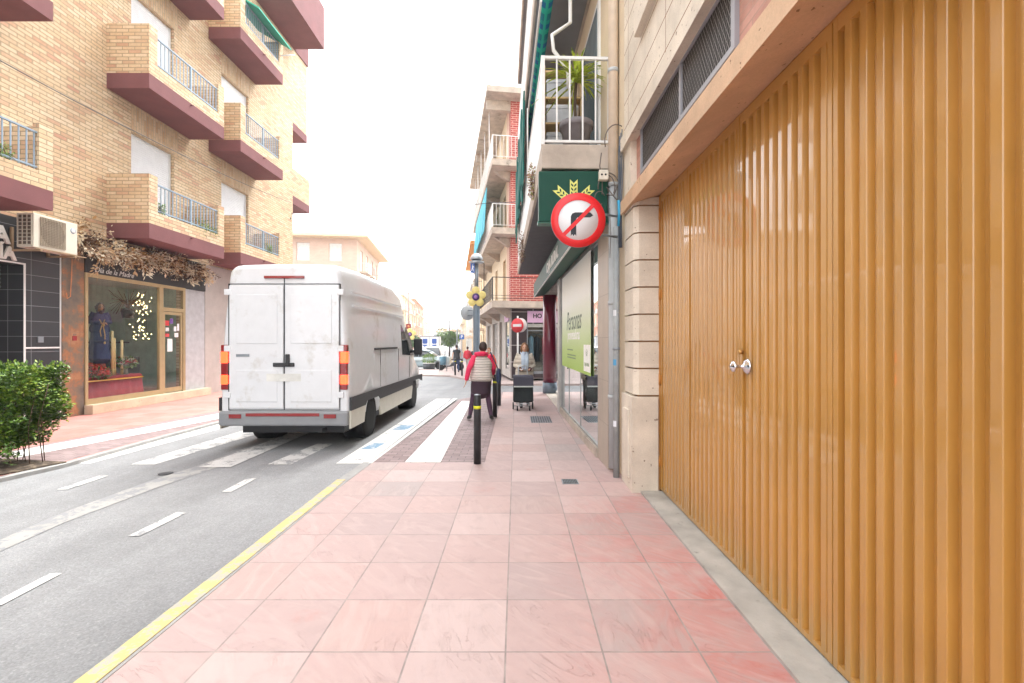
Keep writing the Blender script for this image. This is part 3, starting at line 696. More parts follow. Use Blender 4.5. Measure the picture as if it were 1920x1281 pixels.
for i in range(len(bounds) - 1):
    yb, ya = bounds[i] - .004, bounds[i + 1] + .004
    m = MB(False)
    # corrugated sheet profile from ya to yb
    prof = []; y = ya + .035; pitch = .0905; nrib = int((yb - .035 - y) / pitch); pitch = (yb - .035 - y) / nrib
    prof.append((XD + .03, ya + .03))
    for j in range(nrib):
        b_ = y + j * pitch
        prof += [(XD + .030, b_ + pitch * .02), (XD + .003, b_ + pitch * .12), (XD + .0, b_ + pitch * .15), (XD + .0, b_ + pitch * .53), (XD + .003, b_ + pitch * .56), (XD + .030, b_ + pitch * .66), (XD + .026, b_ + pitch * .84)]
    prof.append((XD + .03, yb - .03))
    z0, z1 = ZB + .03, ZT - .07
    A = [m.bm.verts.new((x, yy_, z0)) for x, yy_ in prof]; B = [m.bm.verts.new((x, yy_, z1)) for x, yy_ in prof]
    for j in range(len(prof) - 1): m.bm.faces.new([A[j], B[j], B[j + 1], A[j + 1]])
    # frame of the leaf
    sheet = m.build('door_leaf', M_och, gd)
    f = MB(False)
    f.box(XD - .002, XD + .04, ya, ya + .034, ZB, ZT, .002); f.box(XD - .002, XD + .04, yb - .034, yb, ZB, ZT, .002); f.box(XD - .001, XD + .04, ya + .034, yb - .034, ZT - .07, ZT); f.box(XD + .001, XD + .04, ya + .034, yb - .034, ZB, ZB + .03)
    f.build('leaf_frame', M_och, sheet)
f = MB(False); f.box(XD + .01, XD + .06, -10, 5.12, 3.15, 3.168); f.box(XD - .01, XD + .05, 5.095, 5.118, .03, 3.15); f.build('door_frame', mat('ochre frame', '#b87f3c', .35, var=.08), gd)
for z in (.33, 1.2, 2.1, 2.95):
    h = MB(False); h.tube([(XD - .012, 5.085, z - .06), (XD - .012, 5.085, z + .06)], .011); h.box(XD - .005, XD + .006, 5.05, 5.115, z - .045, z + .045); h.build('hinge', mat('ochre frame', '#b87f3c'), gd)
M_chrome = mat('chrome', '#d9dbe0', .12, 1.0, var=.03)
hy, hz_ = 3.17, 1.435
h = MB(False); h.lathe([(.001, 0), (.052, 0), (.052, -.006), (.042, -.012), (.03, -.022), (.012, -.03), (.011, -.075), (.02, -.082), (.036, -.088), (.038, -.096), (.028, -.103), (.018, -.106), (.014, -.112), (.001, -.113)], (XD - .004, hy, hz_), 'x', 32)
h.build('door_knob', M_chrome, gd)
h = MB(False); h.lathe([(.001, 0), (.015, 0), (.015, -.028), (.011, -.030), (.001, -.028)], (XD - .004, 3.235, 1.53), 'x', 20); h.build('door_lock', mat('brass lock', '#c79a5b', .3, .7), gd)

# ================================================================ bank building (turned slightly)
BR = math.atan(.0293)
bk = thing('bank_building', 'beige tiled bank building with green sign and overhanging balcony slab', 'bank', (1.147, 6.0, 0), BR)
def lb(name, par, mt, *b, bev=0):
    m = MB(); m.box(*b, bev=bev); return m.build(name, mt, par)
M_bt = wall_tiles('beige grey wall tiles', '#b3a698', '#8d8175', .45, .55, .05, .003, offset=0, rough=.45)
lb('tiled_pier', bk, M_bt, 0, .5, .0, .62, 0, 3.74)
M_marb = wall_tiles('veined grey marble', '#7f7a73', '#5e5a55', 1.0, .74, .1, .003, cloud=[(.35, C('#8d8880')), (.5, C('#a9a49b')), (.56, C('#4c4a48')), (.6, C('#98938b')), (.75, C('#6d6963'))], vs=3.5)
lb('header_panel', bk, M_marb, .01, .5, .62, 9.2, 3.02, 3.74)
lb('window_sill', bk, M_conc, -.03, .3, .62, 5.2, 0, .13)
lb('pale_post', bk, mat('pale grey post', '#b5b3b0', .5), -.04, .25, 4.78, 5.15, .0, 3.02)
fr = MB(); fr.box(0, .06, .62, .65, .13, 3.02); fr.box(0, .06, 4.75, 4.78, .13, 3.02); fr.box(0, .06, .65, 4.75, .13, .16); fr.box(0, .06, .65, 4.75, 2.98, 3.02); fr.box(.012, .04, 2.2, 2.215, .16, 2.98); fr.box(.01, .04, 3.6, 3.615, .16, 2.98)
fr.build('window_frame', mat('brushed frame', '#9b9a98', .4, .5), bk)
lb('window_pane', bk, glass('bank glass', (.93, .98, .96), .8), .02, .028, .65, 4.75, .16, 2.98)
# poster on the glass
g_ = NG('poster print'); vec, u, z = g_.uv(); mr = g_.n('MapRange'); g_.l(z, mr.inputs[0]); mr.inputs[1].default_value = 1.1; mr.inputs[2].default_value = 2.35
g_.l(g_.ramp(mr.outputs[0], [(0, C('#a9c56e')), (.25, C('#b7cd86')), (.6, C('#d3dfbd')), (1, C('#eff1ec'))]), g_.b.inputs['Base Color']); g_.b.inputs['Roughness'].default_value = .7; g_.b.inputs['Specular IOR Level'].default_value = .15; M_post = g_.m
po = tag(MB().box(-.006, -.001, 1.15, 4.55, 1.08, 2.97).build('window_poster', M_post, None), 'green to white poster with script lettering on the bank window', 'poster')
po.matrix_world = Matrix.Translation((1.147, 6, 0)) @ Matrix.Rotation(BR, 4, 'Z'); po.location = (1.147, 6, 0); po.rotation_euler = (0, 0, BR); WM[po.name] = po.matrix_world.copy()
text('lettering', 'Personas', .52, mat('poster grey ink', '#6f7d72', .8, spec=.1), po, facing((-.0075, 2.9, 1.98), (-1, 0, 0)), .0006, sx=.95, shear=.35)
text('lettering', 'prometedoras', .26, mat('poster white ink', '#f2f3ee', .5), po, facing((-.0075, 2.9, 1.72), (-1, 0, 0)), .0006, bold=.004)
for i, wdt in enumerate((.75, 0, 1.1, 1.1)):
    if wdt: lb('text_line', po, mat('poster dark ink', '#6d8a55', .5), -.0075, -.006, 3.7 - wdt, 3.7, 1.43 - i * .05, 1.455 - i * .05)
lb('logo_panel', po, mat('poster white ink', '#f2f3ee', .5), -.009, -.006, 1.16, 1.75, 1.13, 1.55)
e = MB()
for a in (-35, 0, 35):
    for s_ in (-1, 1):
        for k in range(3):
            c0 = Vector((0, math.sin(R(a)) * (.04 + .035 * k), math.cos(R(a)) * (.04 + .035 * k))); dr_ = Vector((0, math.sin(R(a + s_ * 28)), math.cos(R(a + s_ * 28))))
            pr = Vector((0, dr_.z, -dr_.y)); b0 = Vector((-.0105, 1.455, 1.34)) + c0
            e.face([b0, b0 + dr_ * .02 + pr * .007, b0 + dr_ * .04, b0 + dr_ * .02 - pr * .007])
e.build('emblem', mat('poster dark ink', '#6d8a55', .5), po)
text('lettering', 'CAJA RURAL', .075, mat('poster dark ink', '#6d8a55'), po, facing((-.0105, 1.455, 1.24), (-1, 0, 0)), .0005)
# interior of the bank
mi = mat('bank interior white', '#e6e9e7', .8)
m = MB(); m.box(3.0, 3.1, .5, 9, 0, 3.2); m.box(.5, 3, .4, .5, 0, 3.2); m.box(.3, 3, .5, 9, 3.1, 3.2); m.build('inner_wall', mi, bk)
lb('inner_floor', bk, mat('bank floor', '#cfd0cc', .5), .3, 3, .5, 9, .02, .1)
# roller blind behind the glass, chair
lb('desk', bk, mat('pale desk', '#c2cbc8', .4), .9, 1.6, 1.5, 3.0, .1, .85)
# entrance: recess wall and column
lb('entrance_wall', bk, mat('dark glass door wall', '#3b2a30', .3), 1.6, 1.75, 5.15, 9.2, 0, 3.02)
lb('entrance_step', bk, mat('pale entrance floor', '#cfc8bd', .6), .0, 1.6, 5.15, 9.2, -.05, .025)
m = MB(); cpos = (.14, 8.75); m.lathe([(.21, .32), (.21, 3.02)], (cpos[0], cpos[1], 0), 'z', 32); cl = m.build('column', mat('dark red column', '#6a1830', .28, var=.06, coat=.4), bk)
m = MB(); m.lathe([(.222, 0), (.222, .32)], (cpos[0], cpos[1], .024), 'z', 32); m.build('column_base', mat('blue grey plinth', '#6f7d8b', .4, .3), cl)
lb('upper_wall', bk, M_plast, .0, 5, .0, 9.2, 4.02, 13.6); lb('rear_mass', bk, M_plast, 3.2, 6, -.39, 9.2, 0, 3.9); lb('recess_wall', bk, M_plast, .11, 5, -.385, -.002, 0, 13.5); lb('soffit_fill', bk, M_conc, .51, 5, -.39, 9.2, 3.3, 4.01)
# balcony slabs, railings, windows
def bslab(z, first):
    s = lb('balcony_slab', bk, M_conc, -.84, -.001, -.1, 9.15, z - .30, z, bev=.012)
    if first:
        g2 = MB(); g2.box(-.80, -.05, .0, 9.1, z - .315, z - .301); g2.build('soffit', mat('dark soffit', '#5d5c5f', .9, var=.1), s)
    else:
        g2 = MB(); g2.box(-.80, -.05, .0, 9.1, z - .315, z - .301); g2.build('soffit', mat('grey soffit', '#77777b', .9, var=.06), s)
    r = MB(); zt = z + 1.09
    r.box(-.83, -.0, -.085, -.045, zt - .035, zt); r.box(-.83, .0, -.08, -.05, z + .03, z + .06)
    for i in range(6): x = -.81 + i * .16; r.box(x - .009, x + .009, -.075, -.055, z + .06, zt - .035)
    r.box(-.84, -.80, -.085, 9.1, zt - .035, zt + .001); r.box(-.83, -.81, -.08, 9.1, z + .03, z + .06)
    y = .0
    while y < 9.1: r.box(-.83, -.81, y - .03, y + .03, z + .06, zt - .03); y += .1
    r.box(-.845, -.80, -.09, -.03, z, zt)
    r.build('railing', M_wpaint, s)
    wdw = MB(); wdw.box(-.03, .02, .45, 2.0, z + .02, z + 2.2); wo = wdw.build('window', M_wpaint, bk)
    lb('pane', wo, mat('window glass dull', '#7d8d96', .15), -.036, -.03, .53, 1.92, z + .1, z + 2.12)
    return s
bslab(4.02, True); bslab(7.0, False); bslab(10.0, False)
lb('roof_slab', bk, M_conc, -.95, 5, -.3, 9.3, 13.61, 13.85)
# facade sign and projecting box sign: top-level things hanging on the building
M_green = mat('dark green sign', '#12473a', .5, var=.05, spec=.25)
fs = thing('fascia_sign', 'green CAJA RURAL fascia sign above the bank window', 'sign', (1.147, 6, 0), BR)
m = MB(); m.prism([(-.33, 3.02), (-.29, 3.0), (-.02, 3.04), (-.02, 3.40), (-.33, 3.40)], 'y', .55, 9.1); m.build('sign_box', M_green, fs)
lb('sign_edge', fs, M_wpaint, -.338, -.31, .55, 9.1, 2.985, 3.0)
text('lettering', 'CAJA RURAL', .29, M_let, fs, facing((-.335, 3.6, 3.2), (-1, 0, 0)), .003, bold=.010, sx=1.35)
def wheat(mb, c, sc_, plane):
    """three-eared wheat emblem"""
    def P(u, v): return plane(c[0] + u * sc_, c[1] + v * sc_)
    for a in (-48, 0, 48):
        ca, sa = math.cos(R(a)), math.sin(R(a))
        def Q(u, v): return P(u * ca + v * sa, -u * sa + v * ca)
        mb.mi = 0
        mb.face([Q(-.13, .22), Q(.13, .22), Q(.13, .85), Q(.0, .72), Q(-.13, .85)]); mb.face([Q(-.04, 0), Q(.04, 0), Q(.13, .22), Q(-.13, .22)])
def wheat_seeds(mb, c, sc_, plane):
    def P(u, v): return plane(c[0] + u * sc_, c[1] + v * sc_)
    for a in (-48, 0, 48):
        ca, sa = math.cos(R(a)), math.sin(R(a))
        def Q(u, v): return P(u * ca + v * sa, -u * sa + v * ca)
        for k in range(4):
            for s_ in (-1, 1):
                b = .16 + k * .14
                mb.face([Q(s_ * .015, b), Q(s_ * .09, b + .07), Q(s_ * .09, b + .14), Q(s_ * .015, b + .07)])
bs = thing('projecting_sign', 'green projecting bank sign with yellow wheat emblem under the balcony', 'sign', (.70, 5.85, 3.37))
bx('sign_box', bs, M_green, .275, 1.115, 5.85, 6.05, 3.06, 3.68, bev=.012)
bx('sign_rim', bs, mat('green rim', '#2d6b57', .3), .262, 1.128, 5.87, 6.03, 3.047, 3.075); 
m = MB(False); wheat(m, (.70, 3.27), .36, lambda u, v: (u, 5.846, v)); em = m.build('emblem', mat('pale yellow vinyl', '#dfe07a', .5), bs)
m = MB(False); wheat_seeds(m, (.70, 3.27), .36, lambda u, v: (u, 5.843, v)); m.build('emblem_seeds', M_green, em)
# awning rolled under the second slab
g_ = NG('striped awning'); vec, u, z = g_.uv(); q = g_.math('FRACT', g_.math('MULTIPLY', u, 2.2)); g_.l(g_.ramp(q, [(0, C('#0d6e7d')), (.32, C('#1b8f86')), (.5, C('#0b5d8a')), (.75, C('#1fa08c')), (1, C('#0b6a76'))]), g_.b.inputs['Base Color']); g_.b.inputs['Roughness'].default_value = .85
for e_ in g_.t.nodes:
    if e_.type == 'VALTORGB': e_.color_ramp.interpolation = 'CONSTANT'
M_str = g_.m
awn = thing('rolled_awning', 'rolled blue and green awning hanging along the bank balcony', 'awning', (1.147, 6, 0), BR)
m = MB(); m.tube([(-.70, .4, 6.33), (-.70, 5.2, 6.33)], .085, 14); m.build('roll', M_str, awn)
m = MB()
for k in range(14):
    y0 = 3.6 + k * .38; dx = .03 * math.sin(k * 1.9); zz = 4.75 + .12 * math.sin(k * 2.3); m.prism([(-.90 + dx, 6.6), (-.87 + dx, 6.6), (-.89 - dx, zz), (-.92 - dx, zz)], 'y', y0, y0 + .36)
m.build('cloth', mat('dark teal cloth', '#13645c', .85, var=.2, vs=8), awn)
m = MB(); m.tube([(-.80, .5, 6.2), (-.80, 8.9, 6.2)], .018); m.tube([(-.82, 3.5, 6.2), (-.82, 3.5, 4.95)], .015); m.tube([(-.82, 6.2, 6.2), (-.82, 6.2, 4.95)], .015); m.build('arm', M_wpaint, awn)

# ================================================================ red brick building on the far corner
HR = math.atan(.153)
hb = thing('corner_building', 'red brick corner building with concrete balconies and a dark tiled shop', 'building', (-.24, 20.7, 0), HR)
M_redb = brick_mat('red brick', ['#a8403c', '#b8524c', '#c0625b', '#b04c48'], '#d0aca2', bw=.3, bh=.095, ms=.012)
M_pk = mat('pinkish plaster', '#d9b7a4', .85, var=.08, vs=2)
m = MB()
hl = [(y0, y0 + 1.1, z0, z0 + 2.1) for z0 in (3.35, 6.35, 9.2) for y0 in (1.6, 5.0, 8.6)]
holes_wall(m, 'x', 0, 0, 12, 3.05, 12, hl, .15); m.face([(0, 0, 3.05), (6, 0, 3.05), (6, 0, 12), (0, 0, 12)]) if False else None
m.build('side_wall', mat('cream side wall', '#e0cfb4', .85, var=.06), hb)
for (a, b, c_, d_) in hl:
    o = lb('window', hb, mat('brown shutter door', '#b59a76', .6), .1, .16, a, b, c_, d_); lb('frame', o, M_wpaint, .09, .1, (a + b) / 2 - .03, (a + b) / 2 + .03, c_, d_)
lb('brick_wall', hb, M_redb, -.004, 7, -.02, .45, 3.05, 12); lb('pink_wall', hb, M_pk, -.008, .2, .45, 1.2, 3.3, 12)
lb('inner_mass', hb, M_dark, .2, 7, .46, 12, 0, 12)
M_dkt = wall_tiles('dark brown shop tiles', '#3c3336', '#c9c2c0', .95, .72, .08, .012, rough=.3, off=(.22, -.0))
m = MB(); holes_wall(m, 'y', -.03, -.01, 7, 0, 3.05, [(.72, 2.6, .28, 2.35)], .5); m.build('shop_wall', M_dkt, hb)
m = MB(); m.box(.72, 2.6, .45, .47, .28, 2.35); m.build('shop_back', mat('warm shop interior', '#8b7d70', .8, dirt=('#3f3b3d', 3, .5)), hb)
lb('window_pane', hb, glass('boutique glass', (.85, .9, .9), .15), .72, 2.6, .0, .008, .28, 2.05)
fr = MB(); fr.box(.72, 2.6, -.04, .03, 2.05, 2.10); fr.box(.70, .74, -.04, .02, .2, 2.5); fr.box(.72, 2.6, -.05, .02, .2, .3); fr.build('window_frame', M_steel, hb)
lb('awning_box', hb, mat('grey shutter box', '#a9aaa6', .5), .74, 2.6, -.05, .1, 2.22, 2.36)
sg = lb('shop_sign', hb, mat('lilac sign', '#d9b3d6', .5, var=.03), .72, 3.2, -.07, -.03, 2.42, 2.92)
text('lettering', 'HO', .26, mat('dark lettering', '#22202a', .5), sg, facing((1.16, -.073, 2.70), (0, -1, 0)), .002, bold=.008)
# clothes on a rail
cr = MB(); cr.tube([(.75, .25, 1.92), (2.55, .25, 1.92)], .012); rail = cr.build('clothes_rail', M_steel, hb)
for x, c_, l_ in ((.93, '#7b93a3', .95), (1.2, '#1d242c', 1.1), (1.55, '#c24a5a', .8), (1.85, '#2d3b57', .9)):
    k_ = MB(); k_.loft([(x, .25, 1.85), (x, .25, 1.75), (x, .25, 1.4), (x, .25, 1.85 - l_)], [(.03, .03), (.13, .05), (.11, .06), (.13, .07)], 10); k_.build('hanging_garment', mat('cloth ' + c_, c_, .9), rail)
# west shop window with lilac sign, then shutters
w_ = MB(); holes_wall(w_, 'x', -.001, .0, 12, 0, 3.05, [(.5, 1.7, .35, 2.5), (3.0, 4.2, 0, 2.6), (5.0, 7.6, 0, 2.6), (8.6, 11, 0, 2.6)], .25); w_.build('ground_floor_wall', mat('pale grey ground floor', '#b3aea8', .8, var=.1, vs=3), hb)
lb('window_pane', hb, glass('boutique glass'), .03, .04, .5, 1.7, .35, 2.5); lb('shop_back', hb, mat('warm shop interior', '#8b7d70'), .24, .26, .5, 1.7, .35, 2.5)
s2 = lb('shop_sign', hb, mat('lilac sign', '#d9b3d6'), -.05, -.002, .45, 1.8, 2.5, 3.0); text('lettering', 'HO', .3, mat('mauve lettering', '#a0668f', .5), s2, facing((-.053, 1.15, 2.74), (-1, 0, 0)), .002)
for (a, b) in ((3.0, 4.2), (5.0, 7.6), (8.6, 11)):
    q = MB()
    for i in range(26): q.prism([(.13, i * .1), (.18, i * .1), (.18, i * .1 + .1), (.13, i * .1 + .1), (.11, i * .1 + .05)], 'y', a, b)
    q.build('roller_shutter', mat('grey shutter', '#8f8d8a', .5, .2), hb)
def hslab(z, th, white):
    s = MB(); s.prism([(-.88, -.62), (3.2, -.62), (3.2, -.02), (-.001, -.02), (-.001, 12), (-.88, 12)], 'z', z - th, z); s = s.build('balcony_slab', M_conc, hb)
    b = MB(); 
    for y in (.1, 4, 8, 11.7): b.prism([(-.7, z - th), (0, z - th), (0, z - th - .38), (-.12, z - th - .38)], 'y', y, y + .25)
    b.split('bracket', M_conc, s)
    r = MB(); wd = .008; zt = z + 1.0
    r.box(-.85, 3.2, -.60, -.575, zt - .03, zt); r.box(-.85, 3.2, -.595, -.58, z + .1, z + .12); r.box(-.86, -.83, -.60, 12, zt - .03, zt); r.box(-.85, -.835, -.6, 12, z + .1, z + .12); r.box(-.85, -.835, -.6, 12, z + .3, z + .315)
    if not white: r.box(-.85, 3.2, -.595, -.58, z + .22, z + .235)
    r.box(-.865, -.825, -.605, -.565, z, zt)
    x = -.85
    while x < 3.2: r.box(x - wd, x + wd, -.595, -.58, z + .11, zt - .02); x += (.16 if white else 1.2)
    y = -.5
    while y < 12: r.box(-.85, -.835, y - wd, y + wd, z + .11, zt - .02); y += .16 if white else .22
    r.build('railing', M_wpaint if white else M_black, s)
hslab(3.3, .28, False); hslab(6.36, .26, True); hslab(9.22, .26, True)
lb('roof_slab', hb, M_conc, -1.1, 7, -.75, 12.2, 11.95, 12.2); 
b = MB(); b.box(-1.05, .0, .0, .25, 11.55, 11.95); b.box(-1.05, .0, 6, 6.25, 11.55, 11.95); b.split('roof_beam', M_conc, hb)
p = MB()
for y in (.9, 3.2, 5.5, 7.8, 10.1): p.tube([(-.84, y, 9.22), (-.84, y, 11.95)], .025)
p.split('balcony_post', M_wpaint, hb)
a_ = MB(); 
for k in range(8): a_.prism([(-.9, 8.7), (-.87, 8.7), (-1.0 - .02 * (k % 2), 6.7), (-1.03 - .02 * (k % 2), 6.7)], 'y', 1.6 + k * .9, 1.6 + k * .9 + .88)
hawn = a_.build('awning', mat('turquoise awning cloth', '#4fb0c4', .85, var=.1, vs=3), hb)

# ================================================================ buildings farther off
def far_building(name, label, loc, rz, L, D, Hh, floors, wallm, rows, side, z0=-.9, eave=None, roofm=None, ground=None):
    """front along local y at x=0; side=+1 body towards +x, -1 towards -x"""
    t = thing(name, label, 'building', loc, rz)
    X = lambda a: a * side
    fh = (Hh) / floors
    hl = []
    for f in range(floors):
        for (y0, y1) in rows: hl.append((y0, y1, f * fh + (.15 if f == 0 else .2), f * fh + min(2.5, fh - .35)))
    m = MB(); holes_wall(m, 'x', 0, 0, L, 0, Hh, hl, X(.18))
    el = [(X(1.5 + 3.2 * k), X(2.8 + 3.2 * k), f * fh + .9, f * fh + fh - .5) for k in range(int((D - 2) / 3.2)) for f in range(floors)]
    el = [(min(a, b), max(a, b), c, d) for a, b, c, d in el]
    holes_wall(m, 'y', 0, min(0, X(D)), max(0, X(D)), 0, Hh, el, .18)
    m.face([(0, L, 0), (X(D), L, 0), (X(D), L, Hh), (0, L, Hh)]); m.face([(0, 0, Hh), (0, L, Hh), (X(D), L, Hh), (X(D), 0, Hh)])
    m.build('wall', wallm, t)
    for (a, b, c_, d_) in hl:
        o = lb('window', t, mat('far shutter', '#d6d2cc', .6) if random.random() < .6 else mat('far window dark', '#6f7478', .4), X(.14), X(.2), a, b, c_, d_)
    for (a, b, c_, d_) in el: lb('window', t, mat('far shutter', '#d6d2cc', .6), a, b, .14, .2, c_, d_)
    for f in range(1, floors):
        for k, (y0, y1) in enumerate(rows):
            if (k + f) % 3 == 2: continue
            s = lb('balcony', t, mat('pale balcony slab', '#d0bfae', .8), X(-.85), X(-.001), y0 - .4, y1 + .4, f * fh - .05, f * fh + .12)
            r = MB(); r.box(X(-.84), X(-.81), y0 - .38, y1 + .38, f * fh + 1.0, f * fh + 1.05)
            yy = y0 - .38
            while yy < y1 + .4: r.box(X(-.84), X(-.82), yy, yy + .03, f * fh + .12, f * fh + 1.0); yy += .22
            r.box(X(-.84), X(0), y0 - .39, y0 - .36, f * fh + 1.0, f * fh + 1.05); 
            for q in range(4): r.box(X(-.8 + q * .2), X(-.78 + q * .2), y0 - .39, y0 - .37, f * fh + .12, f * fh + 1.0)
            r.build('railing', mat('far railing', '#9a938e', .6) if k % 2 else M_wpaint, s)
    if eave:
        lb('eave', t, eave[1], X(-eave[0]), X(D), -eave[0], L + .3, Hh + .002, Hh + .22)
    if roofm:
        m = MB(); ov = (eave[0] if eave else .1); zt = Hh + .225; rp = min(D, L) * .5 * .28
        a0, a1 = X(-ov), X(D); lo, hi = min(a0, a1), max(a0, a1); mid = (lo + hi) / 2; ins = min(D, L) * .45
        A, B, Cc, Dd = (lo, -ov, zt), (hi, -ov, zt), (hi, L + .3, zt), (lo, L + .3, zt)
        if L >= D: E, G = (mid, ins, zt + rp), (mid, L - ins, zt + rp); m.face([A, B, E]); m.face([B, Cc, G, E]); m.face([Cc, Dd, G]); m.face([Dd, A, E, G])
        else:
            ym = L / 2; E, G = (lo + ins, ym, zt + rp), (hi - ins, ym, zt + rp); m.face([A, B, G, E]); m.face([B, Cc, G]); m.face([Cc, Dd, E, G]); m.face([Dd, A, E])
        bmesh.ops.recalc_face_normals(m.bm, faces=m.bm.faces); m.build('roof', roofm, t)
    return t
random.seed(5)
g_ = NG('clay roof tiles'); wv = g_.n('TexWave'); g_.l(g_.pos(), wv.inputs['Vector']); wv.inputs['Scale'].default_value = 1.4; wv.inputs['Distortion'].default_value = .6
n_ = g_.noise(6, 6, g_.pos(), .8); g_.l(g_.mix(.4, g_.ramp(n_.outputs[0], [(.35, C('#8e7668')), (.6, C('#c9a894'))]), wv.outputs['Color'], 'MULTIPLY'), g_.b.inputs['Base Color']); g_.b.inputs['Roughness'].default_value = .9; M_roof = g_.m
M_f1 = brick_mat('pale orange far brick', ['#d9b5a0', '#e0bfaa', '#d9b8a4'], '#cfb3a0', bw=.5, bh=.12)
M_f2 = mat('far white plaster', '#e3e0da', .85, var=.05, vs=1); M_f3 = mat('far cream plaster', '#dfc9a8', .85, var=.06, vs=1); M_f4 = mat('far salmon plaster', '#d9906c', .85, var=.1, vs=1); M_eo = mat('orange eave', '#d9975a', .8)  # far walls coloured paler to imitate the washed-out distance
LR = math.atan(.13)
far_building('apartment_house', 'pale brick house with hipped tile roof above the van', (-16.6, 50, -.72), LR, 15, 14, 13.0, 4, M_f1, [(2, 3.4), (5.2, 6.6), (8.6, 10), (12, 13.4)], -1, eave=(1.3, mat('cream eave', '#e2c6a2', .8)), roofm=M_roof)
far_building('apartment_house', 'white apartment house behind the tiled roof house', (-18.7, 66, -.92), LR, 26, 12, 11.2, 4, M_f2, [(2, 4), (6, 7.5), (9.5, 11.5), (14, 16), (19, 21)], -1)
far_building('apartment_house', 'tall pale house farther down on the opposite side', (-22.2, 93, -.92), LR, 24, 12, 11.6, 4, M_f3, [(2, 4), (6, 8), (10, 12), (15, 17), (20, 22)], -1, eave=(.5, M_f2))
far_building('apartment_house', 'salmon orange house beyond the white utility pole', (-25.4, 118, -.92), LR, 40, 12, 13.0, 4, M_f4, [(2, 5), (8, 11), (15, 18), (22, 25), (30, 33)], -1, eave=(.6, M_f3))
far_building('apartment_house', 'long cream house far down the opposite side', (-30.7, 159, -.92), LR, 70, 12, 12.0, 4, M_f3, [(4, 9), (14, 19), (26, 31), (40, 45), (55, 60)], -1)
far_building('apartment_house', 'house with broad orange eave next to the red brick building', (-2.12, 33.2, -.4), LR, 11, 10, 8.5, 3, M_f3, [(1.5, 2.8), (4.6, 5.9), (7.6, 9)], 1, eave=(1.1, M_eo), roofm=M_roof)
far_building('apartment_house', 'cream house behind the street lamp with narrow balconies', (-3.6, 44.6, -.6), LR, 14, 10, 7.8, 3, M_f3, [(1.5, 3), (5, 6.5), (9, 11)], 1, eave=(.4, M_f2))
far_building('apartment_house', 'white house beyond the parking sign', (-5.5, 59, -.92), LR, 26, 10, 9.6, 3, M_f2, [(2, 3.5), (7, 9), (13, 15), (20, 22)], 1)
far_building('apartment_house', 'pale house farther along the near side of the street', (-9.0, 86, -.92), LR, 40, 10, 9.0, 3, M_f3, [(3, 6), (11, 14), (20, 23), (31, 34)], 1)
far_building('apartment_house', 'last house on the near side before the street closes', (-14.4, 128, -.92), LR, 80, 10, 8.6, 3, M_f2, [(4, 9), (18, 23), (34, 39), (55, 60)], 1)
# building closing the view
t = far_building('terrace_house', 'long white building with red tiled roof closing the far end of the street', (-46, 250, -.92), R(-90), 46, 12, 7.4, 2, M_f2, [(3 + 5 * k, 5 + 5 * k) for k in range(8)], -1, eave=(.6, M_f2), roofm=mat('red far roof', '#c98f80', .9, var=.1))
# ================================================================ white van
M_van = mat('white van paint', '#dee1e5', .28, var=.03, coat=.5, use='obj', dirt=('#c2c0bb', 1.6, .56)); M_vblk = mat('black plastic', '#2b2c2f', .55, var=.1, use='obj'); M_tyre = mat('tyre rubber', '#1a1b1c', .85, var=.1, use='obj')
M_cream = mat('cream lower panel', '#c9c5b8', .4, var=.05); M_vgl = mat('dark vehicle glass', '#1d2428', .06, var=.05, spec=.9, coat=.5)
M_lit = mat('lit red tail lamp', '#ff3a1c', .3, emit=2.2, var=.02); M_dred = mat('dark red tail lamp', '#8c1f22', .2, var=.05, coat=.6); M_hl = mat('headlamp glass', '#d5dade', .08, var=.02, spec=.9)
van = thing('panel_van', 'white high roof panel van driving away with lit red tail lamps', 'van', (-3.5, 7.25, -.05), 0)
def body_loft(stations, mat_, parent, name, nside=7):
    """stations: (y, half width low, half width top, z bottom, z belt, z top, corner)"""
    m = MB(); rings = []
    for (y, wl, wt, zb, zm, zt, rr) in stations:
        pts = [(-wl + .06, zb), (-wl, zb + .1), (-wl, zm), (-wl + (wl - wt) * .45, zm + (zt - zm) * .5), (-wt, zt - rr)]
        for k in range(1, 5):
            a = math.pi / 2 * k / 5; pts.append((-wt + rr * (1 - math.cos(a)), zt - rr + rr * math.sin(a)))
        pts.append((-wt + rr, zt)); pts.append((-(wt - rr) * .5, zt + .012)); pts.append((0, zt + .018))
        full = pts + [(-x, z) for x, z in pts[-2::-1]]
        rings.append([m.bm.verts.new((x, y, z)) for x, z in full])
    n = len(rings[0])
    for i in range(len(rings) - 1):
        for k in range(n):
            f = m.bm.faces.new([rings[i][k], rings[i][(k + 1) % n], rings[i + 1][(k + 1) % n], rings[i + 1][k]]); f.smooth = True
    m.bm.faces.new(rings[0]); m.bm.faces.new(rings[-1][::-1])
    bmesh.ops.recalc_face_normals(m.bm, faces=m.bm.faces)
    return m.build(name, mat_, parent)
st_ = [(0.0, .93, .80, .42, 1.2, 2.74, .14), (.03, .965, .835, .40, 1.2, 2.80, .17), (.12, .985, .86, .38, 1.2, 2.82, .18), (1.0, .99, .865, .38, 1.2, 2.86, .18), (3.0, .99, .865, .38, 1.2, 2.86, .18),
       (3.7, .99, .86, .38, 1.2, 2.76, .2), (4.1, .985, .83, .38, 1.2, 2.48, .22), (4.45, .98, .77, .38, 1.15, 2.1, .22), (4.8, .975, .72, .38, 1.1, 1.68, .2), (5.1, .965, .72, .38, 1.0, 1.34, .14), (5.45, .93, .70, .38, .9, 1.16, .12), (5.62, .84, .62, .42, .8, 1.0, .1)]
vb = body_loft(st_, M_van, van, 'body')
ct = MB()
for yw in (1.15, 4.75): ct.lathe([(.41, -1.2), (.41, 1.2)], (0, yw, .36), 'x', 28)
boolean_cut(vb, ct)
